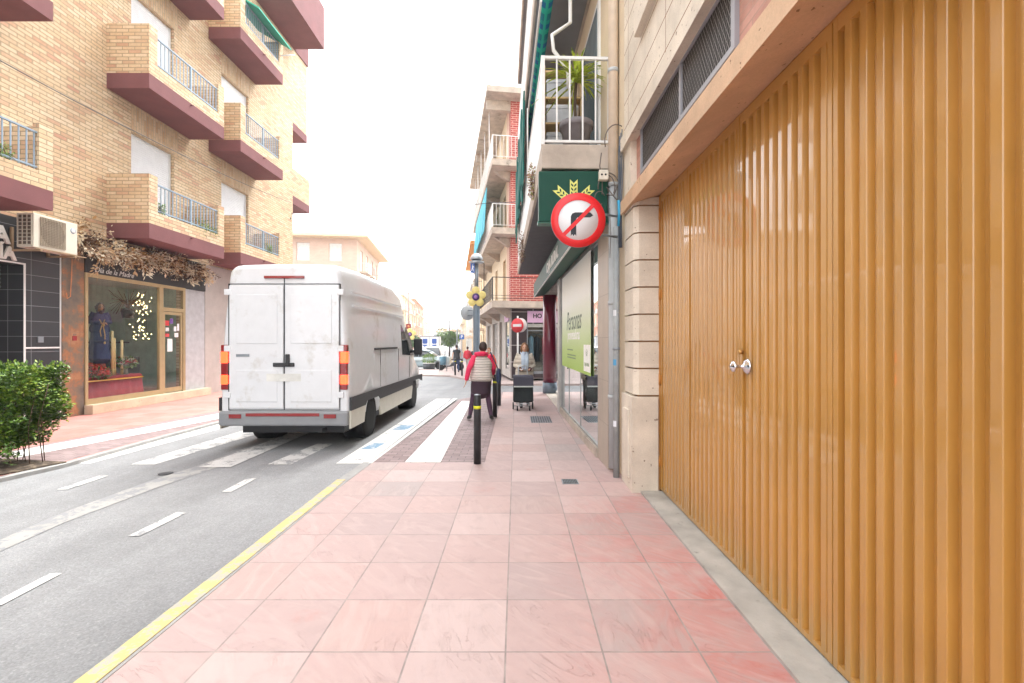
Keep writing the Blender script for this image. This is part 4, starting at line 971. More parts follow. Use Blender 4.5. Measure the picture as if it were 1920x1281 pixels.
def side_prism(name, pts, mt, par, x0, x1, mirror=True):
    m = MB(); m.prism(pts, 'x', x0, x1)
    if mirror: m.prism(pts, 'x', -x1, -x0)
    return m.split(name, mt, par)
# arch liners (dark) so that wheels sit in shade
for nm, yw in (('rear', 1.15), ('front', 4.75)):
    m = MB(); m.lathe([(.405, -.93), (.405, -.6)], (0, yw, .36), 'x', 24); m.lathe([(.405, .6), (.405, .93)], (0, yw, .36), 'x', 24)
    for f in [f for f in m.bm.faces if abs(f.normal.x) > .9 and abs(f.calc_center_median().x) > .9]: m.bm.faces.remove(f)
    m.split('wheel_arch_liner', M_vblk, van)
def wheel(par, x, y, r, wd, name='wheel', spokes=6):
    s = 1 if x > 0 else -1
    m = MB(); m.lathe([(r * .6, -wd / 2), (r * .93, -wd / 2), (r, -wd / 2 + .03), (r, wd / 2 - .03), (r * .93, wd / 2), (r * .6, wd / 2)], (x, y, r), 'x', 28); t = m.build(name, M_tyre, par)
    q = MB(); q.lathe([(.001, s * wd * .28), (r * .18, s * wd * .34), (r * .5, s * wd * .22), (r * .62, s * wd * .44), (r * .62, -s * wd * .4), (.001, -s * wd * .4)], (x, y, r), 'x', 24)
    for k in range(spokes):
        a = 2 * math.pi * k / spokes; q.box(x + s * wd * .3 - .012, x + s * wd * .3 + .012, y + math.cos(a) * r * .34 - .02, y + math.cos(a) * r * .34 + .02, r + math.sin(a) * r * .34 - .02, r + math.sin(a) * r * .34 + .02)
    q.build('rim', M_steel, t); return t
for x in (-.84, .84):
    for y in (1.15, 4.75): wheel(van, x, y, .345, .22)
# side trim, sill, window rail slot, pressed lines
side_prism('side_trim', [(.02, .60), (.72, .60), (.80, .66), (1.50, .66), (1.58, .60), (4.32, .60), (4.38, .70), (5.1, .70), (5.5, .62), (5.5, .80), (.02, .80)], M_vblk, van, .975, 1.005)
side_prism('lower_panel', [(.02, .33), (.66, .33), (.70, .45), (.74, .597), (.02, .597)], M_cream, van, .968, .998); side_prism('lower_panel', [(1.56, .55), (1.62, .30), (4.22, .30), (4.34, .55), (4.32, .597), (1.58, .597)], M_cream, van, .968, .998)
side_prism('door_rail', [(1.3, 1.50), (2.9, 1.50), (2.9, 1.535), (1.3, 1.535)], M_vblk, van, .97, .992)
pr = MB()
for s in (1, -1):
    for z0, xo, y0, y1 in ((2.42, .905, .3, 3.6), (2.2, .925, .3, 3.7)): pr.box(s * (xo - .0), s * (xo + .016), y0, y1, z0, z0 + .03, .006)
    for y in (1.25, 2.95): pr.box(s * .972, s * .991, y - .006, y + .006, .85, 1.45)
pr.split('pressed_rib', M_van, van)
sm = MB()
for s in (1, -1): sm.box(s * .985, s * .9925, 2.98, 2.995, .82, 1.5); sm.box(s * .985, s * .9925, 1.62, 1.635, .82, 1.5); sm.box(s * .985, s * .9925, 4.02, 4.03, .82, 1.3)
sm.split('panel_gap', M_vblk, van)
# cab glass
def quad_both(name, pts, mt, par, th=.012):
    m = MB()
    for s in (1, -1):
        a = [Vector((s * p[0], p[1], p[2])) for p in pts]; n = (a[1] - a[0]).cross(a[2] - a[0]).normalized()
        if n.x * s < 0: n = -n
        A = [m.bm.verts.new(p + n * .004) for p in a]; B = [m.bm.verts.new(p - n * th) for p in a]; k = len(a)
        fs = [m.bm.faces.new(A), m.bm.faces.new(B[::-1])] + [m.bm.faces.new([A[i], B[i], B[(i + 1) % k], A[(i + 1) % k]]) for i in range(k)]
        bmesh.ops.recalc_face_normals(m.bm, faces=fs)
    return m.split(name, mt, par)
quad_both('side_window', [(.992, 3.35, 1.36), (.978, 4.62, 1.30), (.925, 4.42, 1.72), (.90, 3.95, 2.02), (.93, 3.4, 2.02)], M_vgl, van)
ws = MB(); a = [(-.74, 4.16, 2.36), (.74, 4.16, 2.36), (.70, 4.98, 1.5), (-.70, 4.98, 1.5)]
ws.face([(x, y + .03, z + .03) for x, y, z in a]); ws.build('windscreen', M_vgl, van)
mr = MB(); 
for s in (1, -1): mr = MB(); mr.box(s * 1.03, s * 1.22, 4.30, 4.42, 1.33, 1.72, .03); mr.box(s * .95, s * 1.06, 4.36, 4.41, 1.38, 1.44); mr.build('wing_mirror', M_vblk, van)
# rear doors
rd = MB(); rd.box(-.005, .005, -.012, .01, .62, 2.60); rd.build('door_gap', M_vblk, van)
q = MB()
for s in (-1, 1): q.box(s * .834, s * .843, -.012, .02, .62, 2.52)
q.box(-.843, .843, -.012, .02, 2.515, 2.524); q.box(-.843, .843, -.012, .02, .612, .622); q.build('door_seal', M_vblk, van)
q = MB(); q.box(-.72, -.52, -.024, -.017, 1.42, 1.46); q.build('badge', M_steel, van)
for s in (-1, 1):
    d = MB(); d.box(s * .012, s * .83, -.018, .02, .64, 2.50, .012); dd = d.build('rear_door', M_van, van)
    q = MB(); q.box(s * .10, s * .72, -.026, -.015, 1.62, 2.36, .006); q.box(s * .10, s * .72, -.026, -.015, .74, 1.22, .006); q.split('pressed_panel', M_van, dd)
    for z in (.8, 1.5, 2.35): h = MB(); h.box(s * .80, s * .90, -.03, .0, z, z + .09, .008); h.build('hinge', M_van, dd)
    l = MB(); l.box(s * .845, s * .955, -.03, .05, 1.32, 1.50, .015); l.build('tail_lamp', M_lit, van)
    l = MB(); l.box(s * .845, s * .955, -.03, .05, 1.00, 1.15, .015); l.build('tail_lamp', M_lit, van)
    l = MB(); l.box(s * .845, s * .952, -.022, .05, .92, 1.60, .012); l.build('lamp_housing', M_dred, van)
    l = MB(); l.box(s * .62, s * .80, -.075, -.05, .50, .56); l.build('reflector', M_dred, van)
h = MB(); h.box(.03, .09, -.05, -.018, 1.28, 1.46, .01); h.box(-.16, .16, -.04, -.018, 1.27, 1.33, .008); h.build('door_handle', M_vblk, van)
h = MB(); h.box(-.26, .26, -.028, -.019, 1.05, 1.165); h.build('number_plate', mat('plate white', '#d9dad6', .4), van)
bp = MB(); bp.box(-.97, .97, -.06, .10, .38, .60, .03); bpo = bp.build('rear_bumper', mat('grey bumper', '#8c8f93', .5, var=.06), van); q = MB(); q.box(-.55, .55, -.07, -.055, .53, .575); q.build('reflective_strip', M_dred, bpo)
q = MB(); q.box(-.3, .3, -.03, .02, 2.60, 2.64, .006); q.build('brake_lamp', M_dred, van)
q = MB(); q.box(-.8, .8, .3, 5.2, .22, .42); q.tube([(.5, .1, .28), (.5, 1.2, .28)], .03); q.build('underbody', M_vblk, van)
for s in (-1, 1): l = MB(); l.box(s * .58, s * .86, 5.4, 5.6, .82, 1.0, .03); l.build('headlamp', M_hl, van)

# ================================================================ cars far away
def car(name, label, cat, loc, rz, paintm, Hh=1.45, L=4.1, W=1.72, wagon=False):
    t = thing(name, label, cat, loc, rz); k = L / 4.1; s = Hh / 1.45; w2 = W / 2
    st = [(0, w2 * .9, w2 * .82, .35, .6, .82, .08), (.1, w2 * .97, w2 * .86, .26, .6, .94, .1), (.75 * k, w2, w2 * .88, .22, .65, .98, .1), (1.15 * k, w2, w2 * .86, .22, .7, 1.02, .1), (3.6 * k, w2, w2 * .86, .22, .7, .98, .1), (3.95 * k, w2 * .97, w2 * .8, .24, .6, .94, .1), (L, w2 * .88, w2 * .74, .34, .55, .75, .08)]
    b = body_loft(st, paintm, t, 'body'); c = MB()
    for y in (.78 * k, 3.28 * k): c.lathe([(.34, -1.2), (.34, 1.2)], (0, y, .30), 'x', 20)
    boolean_cut(b, c)
    rf = 3.85 * k if wagon else 3.5 * k
    st = [(1.0 * k, w2 * .84, w2 * .80, .94, .95, .97, .02), (1.55 * k, w2 * .86, w2 * .70, .94, 1.0, Hh - .12, .08), (2.1 * k, w2 * .87, w2 * .68, .94, 1.0, Hh, .1), (3.0 * k, w2 * .87, w2 * .68, .94, 1.0, Hh - .01, .1), (rf, w2 * .86, w2 * .68, .94, 1.0, Hh - .12, .09), (rf + .35 * k, w2 * .84, w2 * .76, .92, .94, .96, .02)]
    cab = body_loft(st, M_vgl, t, 'window_glass')
    st = [(1.58 * k, w2 * .74, w2 * .70, Hh - .14, Hh - .13, Hh - .10, .02), (2.1 * k, w2 * .76, w2 * .69, Hh - .06, Hh - .04, Hh + .012, .03), (3.0 * k, w2 * .76, w2 * .69, Hh - .06, Hh - .04, Hh + .0, .03), (rf, w2 * .76, w2 * .69, Hh - .16, Hh - .14, Hh - .10, .02)]
    body_loft(st, paintm, t, 'roof')
    pl = MB()
    for sx in (-1, 1):
        for (y0, z0, y1, z1) in ((1.08 * k, .98, 1.6 * k, Hh - .1), (2.35 * k, .96, 2.35 * k, Hh - .02), (rf + .3 * k, .97, rf - .02, Hh - .12)):
            pl.loft([(sx * w2 * .86, y0, z0), (sx * w2 * .73, y1, z1)], .03, 6, cap=False)
    pl.split('pillar', paintm, t)
    for x in (-w2 + .1, w2 - .1):
        for y in (.78 * k, 3.28 * k): wheel(t, x, y, .30, .19)
    for sx in (-1, 1):
        l = MB(); l.box(sx * w2 * .55, sx * w2 * .84, -.01, .12, .70, .82, .02); l.build('headlamp', M_hl, t); l = MB(); l.box(sx * w2 * .6, sx * w2 * .86, L - .1, L + .01, .64, .80, .02); l.build('tail_lamp', M_dred, t)
        m = MB(); m.box(sx * w2 * .95, sx * (w2 + .14), 1.42 * k, 1.52 * k, .95, 1.07, .02); m.build('wing_mirror', paintm, t)
    q = MB(); q.box(-w2 * .6, w2 * .6, .3, L - .3, .16, .3); q.build('underbody', M_vblk, t)
    return t
M_silver = mat('silver blue car paint', '#a9b8be', .3, .3, var=.04, coat=.6); M_wcar = mat('white car paint', '#dcdee0', .3, var=.03, coat=.5)
zc = ground_z(37)
car('parked_car', 'silver blue hatchback parked side on behind the planter', 'car', (-4.95, 36.6, zc - .05), R(90), M_silver)
car('parked_car', 'small white car showing its rear window above the silver hatchback', 'car', (-8.1, 47.2, ground_z(43) - .05), R(188), M_wcar, Hh=1.75, L=3.9)
# box truck
tz = ground_z(58) - .05
tr = thing('box_truck', 'white box truck with two blue emblems on its rear doors', 'truck', (-10.1, 56, tz), R(7))
lb('cargo_box', tr, mat('truck white', '#e2e4e6', .5, var=.03), -1.1, 1.1, 0, 5.4, .9, 3.15)
q = MB(); q.box(-1.12, 1.12, -.04, .03, 3.08, 3.16); q.box(-1.12, 1.12, -.04, .03, .86, .93); q.box(-1.12, -1.07, -.04, .03, .93, 3.08); q.box(1.07, 1.12, -.04, .03, .93, 3.08); q.box(-.02, .02, -.03, .01, .93, 3.08); q.build('door_frame', mat('truck grey frame', '#7f848a', .5), tr)
M_tb = mat('truck blue', '#2f55a5', .5)
for cx in (-.53, .53):
    d = lb('rear_door', tr, mat('truck white', '#e2e4e6'), cx - .5, cx + .5, -.035, -.005, .95, 3.06)
    e = MB(); e.face([(cx - .27, -.04, 2.85), (cx + .27, -.04, 2.85), (cx + .27, -.04, 2.35), (cx + .1, -.04, 2.22), (cx, -.04, 2.3), (cx - .1, -.04, 2.22), (cx - .27, -.04, 2.35)])
    e.face([(cx - .27, -.04, 2.15), (cx + .27, -.04, 2.15), (cx + .27, -.04, 2.08), (cx, -.04, 1.88), (cx - .27, -.04, 2.08)]); e.build('emblem', M_tb, d)
q = MB(); q.box(-1.0, 1.0, 5.6, 7.2, .6, 2.35, .15); q.build('cab', mat('truck white', '#e2e4e6'), tr); q = MB(); q.box(-.45, .45, .1, 7, .5, .8); q.build('chassis', M_vblk, tr)
for x in (-.88, .88):
    for y in (1.4, 6.2): wheel(tr, x, y, .42, .26)

# ================================================================ scooter
sz = ground_z(32) + .03
scx = thing('scooter', 'black and white scooter parked beside the round planter', 'scooter', (-4.35, 32, sz), R(90))
# local: y is length: front at y=0.75 (towards -X in the street)
m = MB(); m.loft([(0, -.62, .50), (0, -.35, .55), (0, -.1, .40), (0, .05, .30), (0, .35, .28), (0, .50, .45)], [(.10, .07), (.15, .14), (.15, .13), (.14, .06), (.16, .06), (.12, .1)], 12); m.build('body', mat('scooter black', '#222427', .35, var=.1, coat=.4), scx)
m = MB(); m.loft([(0, -.70, .74), (0, -.4, .76), (0, -.05, .72)], [(.10, .05), (.15, .06), (.10, .05)], 12); m.build('seat', M_vblk, scx)
m = MB(); m.loft([(0, .46, .36), (0, .52, .7), (0, .44, 1.0)], [(.2, .05), (.22, .07), (.14, .06)], 12); m.build('leg_shield', mat('scooter white', '#e3e4e5', .35), scx)
m = MB(); m.tube([(0, .44, 1.0), (0, .62, .28)], .03); m.tube([(-.32, .34, 1.06), (-.12, .42, 1.04), (.12, .42, 1.04), (.32, .34, 1.06)], .018); m.build('handlebar', M_steel, scx)
for s in (-1, 1): m = MB(); m.tube([(s * .2, .4, 1.05), (s * .28, .42, 1.2)], .008); m.lathe([(.001, -.01), (.06, -.01), (.06, .01), (.001, .01)], (s * .28, .42, 1.24), 'y', 12); m.build('mirror', M_black, scx)
for y in (.66, -.62):
    m = MB(); m.lathe([(.17, -.05), (.23, -.05), (.25, 0), (.23, .05), (.17, .05)], (0, y, .25), 'x', 20); t = m.build('wheel', M_tyre, scx); q = MB(); q.lathe([(.001, -.04), (.17, -.04), (.17, .04), (.001, .04)], (0, y, .25), 'x', 14); q.build('rim', M_steel, t)
m = MB(); m.tube([(.1, -.05, .3), (.16, -.12, .0)], .012); m.tube([(-.1, -.05, .3), (-.16, -.12, .0)], .012); m.build('stand', M_steel, scx)
# litter bin
lbz = ground_z(30.5) + .03
bn = thing('litter_bin', 'blue grey litter bin standing in front of the scooter', 'litter bin', (-4.65, 30.5, lbz))
m = MB(); m.lathe([(.001, .42), (.18, .42), (.20, .95), (.17, .95), (.16, .5), (.001, .5)]); m.build('basket', mat('blue grey bin', '#5f8aa0', .5), bn); m = MB(); m.tube([(-.23, 0, 0), (-.23, 0, 1.0)], .02); m.tube([(.23, 0, 0), (.23, 0, 1.0)], .02); m.tube([(-.23, 0, .9), (.23, 0, .9)], .012); m.build('stand', M_steel, bn)
# planter
M_leafA = foliage('bright shrub leaves', ['#2d4417', '#4a6a22', '#6f8f33', '#93ad4a']); M_leafD = foliage('dark tree leaves', ['#24381a', '#3a5a22', '#587c30', '#83a54a'])
def leafball(mb, c, r, n, L=.06, flat=1.0, rnd=random, shell=.45):
    for i in range(n):
        v = Vector((rnd.gauss(0, 1), rnd.gauss(0, 1), rnd.gauss(0, 1))).normalized(); k = shell + (1 - shell) * rnd.random() ** .6
        p = Vector(c) + Vector((v.x * r[0], v.y * r[1], v.z * r[2])) * k
        d = (v + Vector((rnd.uniform(-1, 1), rnd.uniform(-1, 1), rnd.uniform(-.6, .9))) * .8).normalized()
        mb.leaf(p, d, L * rnd.uniform(.6, 1.3), L * .55 * rnd.uniform(.7, 1.2), .2, up=(rnd.uniform(-1, 1), rnd.uniform(-1, 1), 1))
random.seed(11)
pz = ground_z(34.4) + .03
pn = thing('street_planter', 'round dark planter with clipped green shrub and white rim', 'planter', (-6.25, 34.4, pz))
m = MB(); m.lathe([(.001, 0), (.40, 0), (.44, .42), (.001, .42)]); m.build('tub', mat('dark grey tub', '#4b5056', .6), pn); m = MB(); m.lathe([(.38, .40), (.455, .40), (.455, .45), (.38, .45)]); m.build('rim', M_wpaint, pn)
m = MB(); leafball(m, (0, 0, .72), (.50, .50, .38), 900, .09); m.build('foliage', M_leafA, pn)

# ================================================================ trees far down the street
def tree(label, loc, hgt, rad, n, seed, dark=False, group=None):
    rnd = random.Random(seed); t = thing('street_tree', label, 'tree', loc, 0, group)
    m = MB(); m.loft([(0, 0, 0), (.05, .02, hgt * .25), (0, .05, hgt * .5), (.1, 0, hgt * .7)], [hgt * .03, hgt * .024, hgt * .018, hgt * .01], 8)
    for k in range(6):
        a = k * 1.05; m.loft([(0, .03, hgt * (.38 + .04 * k)), (math.cos(a) * rad * .4, math.sin(a) * rad * .4, hgt * .6), (math.cos(a) * rad * .75, math.sin(a) * rad * .75, hgt * .75)], [hgt * .012, hgt * .008, hgt * .003], 6)
    m.build('trunk', mat('bark', '#5d5044', .9, var=.25, bump=.4, bs=20), t)
    m = MB()
    for k in range(16):
        a = rnd.uniform(0, 6.28); q = rnd.random() ** .5 * rad * .7; c = (math.cos(a) * q, math.sin(a) * q, hgt * (.66 + rnd.uniform(-.17, .2)))
        s = rad * rnd.uniform(.32, .5); leafball(m, c, (s, s, s * .75), n // 16, .3, rnd=rnd)
    m.build('crown', M_leafD if dark else M_leafA, t); return t
tree('bright green street tree just right of the box truck', (-10.6, 76, ground_z(76)), 4.6, 2.3, 3600, 3)
tree('dark green tree left of the box truck by the utility pole', (-15.2, 72, ground_z(72)), 3.6, 1.5, 2200, 4, True)
tree('small dark tree between the utility pole and the box truck', (-13.4, 74, ground_z(74)), 3.2, 1.1, 1500, 5, True)

# ================================================================ hedge by the road
random.seed(21)
hg = thing('hedge', 'leafy green hedge with yellow tips in a planting bed beside the road', 'hedge', (-6.9, 6.4, 0))
slab2d('planting_bed', [(-7.9, 5.2), (-6.15, 5.75), (-5.95, 6.35), (-7.6, 6.6)], mat('soil', '#4b4036', .95, var=.3, bump=.6, bs=30, dirt=('#8a7b68', 14, .5)), .012, .1, 'soil bed under the hedge')
M_hedge = foliage('hedge leaves', ['#1d3515', '#34541d', '#517529', '#7f9c38', '#bcc65c'], .4); M_twig = mat('twigs', '#5a4a38', .9)
tw = MB(False)
for i in range(46):
    b = Vector((random.uniform(-8.6, -6.25), random.uniform(5.9, 6.5), 0)); a = random.uniform(0, 6.28)
    e = b + Vector((math.cos(a) * .3, math.sin(a) * .2, random.uniform(.8, 1.2))); mid = (b + e) / 2 + Vector((random.uniform(-.08, .08), random.uniform(-.08, .08), 0)); tw.tube([b, mid, e], .006, 5)
sprays = []
for i in range(34):
    b = Vector((random.uniform(-7.3, -6.2), random.uniform(5.9, 6.2), random.uniform(.25, .6))); e = b + Vector((random.uniform(.0, .5), random.uniform(-.35, 0), random.uniform(-.16, .15))); e.x = min(e.x, -5.98); tw.tube([b, (b + e) / 2 + Vector((0, 0, .05)), e], .004, 5); sprays.append((b, e))
tw.build('twigs', M_twig, hg)
lf = MB(False)
def hleaf(p, out):
    d = (out + Vector((random.uniform(-1, 1), random.uniform(-1, 1), random.uniform(-.5, 1)))).normalized()
    lf.leaf(p, d, random.uniform(.035, .065), random.uniform(.024, .04), random.uniform(0, .3), up=(random.uniform(-1, 1), random.uniform(-1, 1), 1))
for i in range(150000):
    x = random.uniform(-9.4, -6.13); y = random.uniform(5.85, 6.65); z = random.uniform(.24, 1.27)
    # keep to an uneven shell
    fx = (x + 6.15); dz = 1.23 + .05 * math.sin(x * 7) + .03 * math.sin(x * 17 + y * 5) - z; dy = y - 5.88 - .05 * math.sin(x * 9 + z * 8); dxe = -6.17 + .06 * math.sin(z * 9 + y * 6) - .45 * max(0, .75 - z) - x
    dd = min(dz, dy, dxe); 
    if dd < 0 or random.random() > math.exp(-dd * 5.5): continue
    out = Vector((0, 0, 1)) if dd == dz else (Vector((0, -1, 0)) if dd == dy else Vector((1, 0, 0)))
    hleaf(Vector((x, y, z)), out)
for i in range(16000):
    x = random.uniform(-9, -6.3); z = random.uniform(.08, .6); 
    if x < -6.25 - (.6 - z) * .7 and random.random() < z * 2.2: hleaf(Vector((x, random.uniform(5.85, 6.4), z)), Vector((0, -1, 0)))
for (b, e) in sprays:
    for k in range(34): q = b.lerp(e, random.random()) + Vector((random.gauss(0, .035), random.gauss(0, .035), random.gauss(0, .03))); hleaf(q, Vector((1, -.3, 0)))
for i in range(240):
    hleaf(Vector((random.uniform(-8.2, -6.0), random.uniform(5.9, 6.5), 1.24 + random.uniform(0, .09))), Vector((0, 0, 2)))
lf.build('foliage', M_hedge, hg)

# ================================================================ air conditioner
ac = thing('air_conditioner', 'cream air conditioning unit on brackets above the dark tiled bar', 'air conditioner', (-9.15, 9.38, 3.34))
M_ac = mat('cream casing', '#d9d3c5', .5, var=.05)
bx('casing', ac, M_ac, -9.3, -8.985, 8.93, 9.83, 3.36, 4.0, bev=.012)
gr = MB(False)
for i in range(17): y = 9.06 + .5 * i / 16; gr.box(-8.983, -8.972, y - .004, y + .004, 3.42, 3.95)
for i in range(18): z = 3.42 + .53 * i / 17; gr.box(-8.982, -8.970, 9.06, 9.56, z - .004, z + .004)
gro = gr.build('fan_grille', mat('grille beige', '#a39684', .5), ac)
m = MB(False); m.lathe([(.001, -8.984), (.245, -8.984), (.245, -8.9835), (.001, -8.9835)], (0, 9.31, 3.685), 'x', 32); m.build('fan_opening', mat('fan dark', '#6b6157', .7), gro)
gs = MB(False)
for i in range(4): x = -9.27 + .085 * i; gs.box(x, x + .012, 8.912, 8.926, 3.40, 3.97)
for i in range(9): z = 3.40 + .07 * i; gs.box(-9.28, -9.0, 8.914, 8.928, z, z + .012)
gs.build('side_grille', M_ac, ac); bx('side_opening', ac, mat('fan dark', '#6b6157'), -9.275, -9.02, 8.9285, 8.9295, 3.40, 3.97)
m = MB(False); m.lathe([(.001, -8.984), (.055, -8.984), (.055, -8.9815), (.001, -8.9815)], (0, 9.73, 3.84), 'x', 24); b_ = m.build('badge', mat('badge blue', '#2f7fb3', .4), ac)
m = MB(False); m.lathe([(.028, -8.9812), (.045, -8.9812), (.045, -8.980), (.028, -8.980)], (0, 9.73, 3.84), 'x', 24); m.ball((-8.981, 9.73, 3.84), (.002, .018, .02)); m.build('badge_ring', M_wpaint, b_)
m = MB(False)
for y in (9.0, 9.7): m.box(-9.49, -8.92, y, y + .04, 3.30, 3.335); m.box(-9.498, -9.46, y, y + .04, 3.30, 3.75)
m.box(-8.98, -8.95, 8.95, 10.0, 3.335, 3.35); m.build('bracket', mat('beige bracket', '#a08a6e', .7), ac)
cb = MB(False); cb.tube([(-9.44, 10.2, 3.36), (-9.44, 10.19, 3.0), (-9.43, 10.15, 2.55), (-9.43, 10.08, 2.5), (-9.43, 10.06, 2.62)], .008); tag(cb.build('loose_cable', mat('orange cable', '#d08a5c', .6)), 'thin orange cable hanging in front of the rusty stone pillar', 'cable')

# ================================================================ dried flower garland
random.seed(8)
ga = thing('dried_flower_garland', 'garland of dried pampas, palm spears and brown leaves above the flower shop window', 'garland', (-9.35, 12, 3.55))
mm_ = [MB(False) for _ in range(4)]
mats4 = [mat('bleached dried flowers', '#dccfb6', .9, var=.15, vs=12), mat('brown dried leaves', '#9c7648', .9, var=.3, vs=12), mat('tan dried grass', '#cdb08a', .9, var=.2, vs=12), mat('dark dried stems', '#5b4030', .9, var=.2, vs=12)]
for i in range(250):
    u = random.random(); y = 10.0 + 4.5 * u; z = 3.78 - .05 * math.sin(u * 9) + random.gauss(0, .11) - (.12 if u > .15 else 0); x = -9.32 + random.uniform(-.08, .14); k = random.choices([0, 1, 2, 3], [6, 3, 3, 3])[0]
    c = Vector((x, y, z)); d = Vector((random.uniform(.2, 1.2), random.uniform(-1, 1), random.uniform(-1.3, .7))).normalized(); L = random.uniform(.12, .36); big = random.random() < .35
    for j in range(26 if big else 42):
        t_ = random.random(); off = Vector((random.gauss(0, 1), random.gauss(0, 1), random.gauss(0, 1))) * (.028 + .03 * t_)
        mm_[k].leaf(c + d * L * t_ + off * .7, (d + off * 16).normalized(), random.uniform(.03, .08) * (1.9 if big else 1), random.uniform(.010, .030) * (1.9 if big else 1), .2, up=(random.uniform(-1, 1), random.uniform(-1, 1), .3))
for k, nm in enumerate(('bleached_flowers', 'brown_leaves', 'pampas_grass', 'dark_stems')): mm_[k].build(nm, mats4[k], ga)
bl = MB(False); bl.box(-9.45, -9.36, 9.95, 14.6, 3.76, 3.8); bl.build('support_bar', M_black, ga)

# ================================================================ shop window display
M_cloth = mat('crimson velvet', '#8c1a2b', .8, var=.2, vs=4, bump=.3, bs=8); M_orc = mat('orange red satin', '#c4411f', .45, var=.25, vs=7)
ds = thing('display_table', 'stepped display covered with crimson cloth and gold band', 'display table', (-9.9, 11.3, .19))
m = MB(False)
def drape(m, x0, x1, y0, y1, z0, z1):
    n = 40; pts = []
    for i in range(n + 1):
        y = y0 + (y1 - y0) * i / n; pts.append((x1 + .018 * math.sin(i * 1.3) + .01 * math.sin(i * .5), y))
    top = [m.bm.verts.new((x1 - .02, p[1], z1)) for p in pts]; bot = [m.bm.verts.new((p[0] + .02, p[1], z0)) for p in pts]; bk_ = [m.bm.verts.new((x0, p[1], z1)) for p in pts]
    for i in range(n):
        for a, b in ((top, bot), (bk_, top)): f = m.bm.faces.new([a[i], b[i], b[i + 1], a[i + 1]]); f.smooth = True
    for ii in (0, n): m.face([bk_[ii].co, top[ii].co, bot[ii].co, (x0, pts[ii][1], z0)])
drape(m, -10.6, -9.66, 10.62, 12.4, .2, .78); cl1 = m.build('lower_cloth', M_cloth, ds)
m = MB(False); drape(m, -10.9, -10.0, 10.62, 11.7, .74, 1.10); m.build('upper_cloth', M_orc, ds)
m = MB(False); m.box(-9.665, -9.63, 10.62, 12.4, .68, .71); m.build('gold_band', mat('gold ribbon', '#d9a441', .4), cl1)
m = MB(False); m.box(-10.5, -10.05, 10.75, 11.6, 1.10, 1.17); m.build('tray', mat('tray brown', '#574434', .6), ds)
def candle(y, h, lab):
    t = thing('candle', lab, 'candle', (-9.78, y, .93)); m = MB(); m.lathe([(.001, 0), (.03, 0), (.028, h), (.01, h + .008), (.001, h + .008)], seg=14); m.build('wax', mat('ivory wax', '#d9c08a', .5), t)
    m = MB(); m.tube([(0, 0, h), (0, .004, h + .02)], .003, 5); m.build('wick', M_black, t)
    m = MB(); m.lathe([(.001, -.19), (.04, -.19), (.035, 0), (.001, 0)], seg=12); m.build('holder', mat('holder brass', '#8f7540', .4, .6), t)
candle(11.62, .92, 'tallest ivory candle in the shop window'); candle(11.68, .75, 'second ivory candle close behind the tallest one'); candle(11.9, .70, 'shortest ivory candle, right of the other two')
def bouquet(label, c, n, cols, r, vase):
    t = thing('bouquet', label, 'bouquet', c); m = MB(); leafball(m, (0, 0, .02), (r * 1.1, r * 1.1, r * .6), 420, .07); m.build('leaves', M_leafD, t)
    ms = [MB() for _ in cols]
    for i in range(n):
        v = Vector((random.gauss(0, .6), random.gauss(0, .6), abs(random.gauss(0, .5)))); v = v.normalized() * r if v.length > 0 else v; k = random.randrange(len(cols)); p = Vector((v.x, v.y, v.z * .7)) * random.uniform(.85, 1.1)
        for j in range(9): a = j * 2.4; ms[k].leaf(p, (v.normalized() + Vector((math.cos(a), math.sin(a), math.sin(a * 1.3))) * .8), .055, .05, .4)
        ms[k].ball(p, .026, 8, 5)
    for k, c_ in enumerate(cols): ms[k].build('blooms', mat('bloom ' + c_, c_, .6), t)
    if vase: m = MB(); m.lathe([(.05, -.3), (.07, -.28), (.05, -.12), (.08, 0), (.06, 0), (.03, -.12), (.001, -.28)], seg=16); m.build('vase', mat('vase', '#7d8a80', .3), t)
bouquet('low arrangement of red flowers on the crimson cloth', (-9.80, 11.15, .84), 110, ['#c4201f', '#d8392c'], .27, False)
bouquet('bouquet of red and white flowers in a vase by the candles', (-9.80, 12.02, 1.06), 60, ['#b3122f', '#d9cfc4'], .21, True)
pp = thing('hanging_pot', 'dark pot with dried branches hanging inside the shop window', 'plant pot', (-9.95, 12.3, 2.2)); m = MB(); m.lathe([(.001, 0), (.12, 0), (.15, .24), (.001, .24)]); m.build('pot', M_black, pp)
m = MB()
for i in range(40): a = i * 2.4; m.tube([(0, 0, .2), (math.cos(a) * .15, math.sin(a) * .15, .45), (math.cos(a) * .4, math.sin(a) * .35, .4 + .3 * math.sin(i))], .006, 4)
m.build('branches', mat('dark dried stems', '#5b4030'), pp)
fl = thing('fairy_lights', 'cascade of tiny warm fairy lights inside the shop window', 'fairy lights', (-9.75, 12.5, 2.4)); m = MB()
for i in range(70): m.ball((random.gauss(0, .06), random.gauss(0, .13), random.uniform(-.75, .45)), .006, 5, 4)
m.build('bulbs', mat('warm bulb', '#ffd9a0', .4, emit=14), fl); m = MB(); 
for k in range(5): m.tube([(0, -.12 + k * .06, .5), (.02, -.15 + k * .07, -.1), (0, -.16 + k * .08, -.75)], .002, 4)
m.build('wire', M_black, fl)
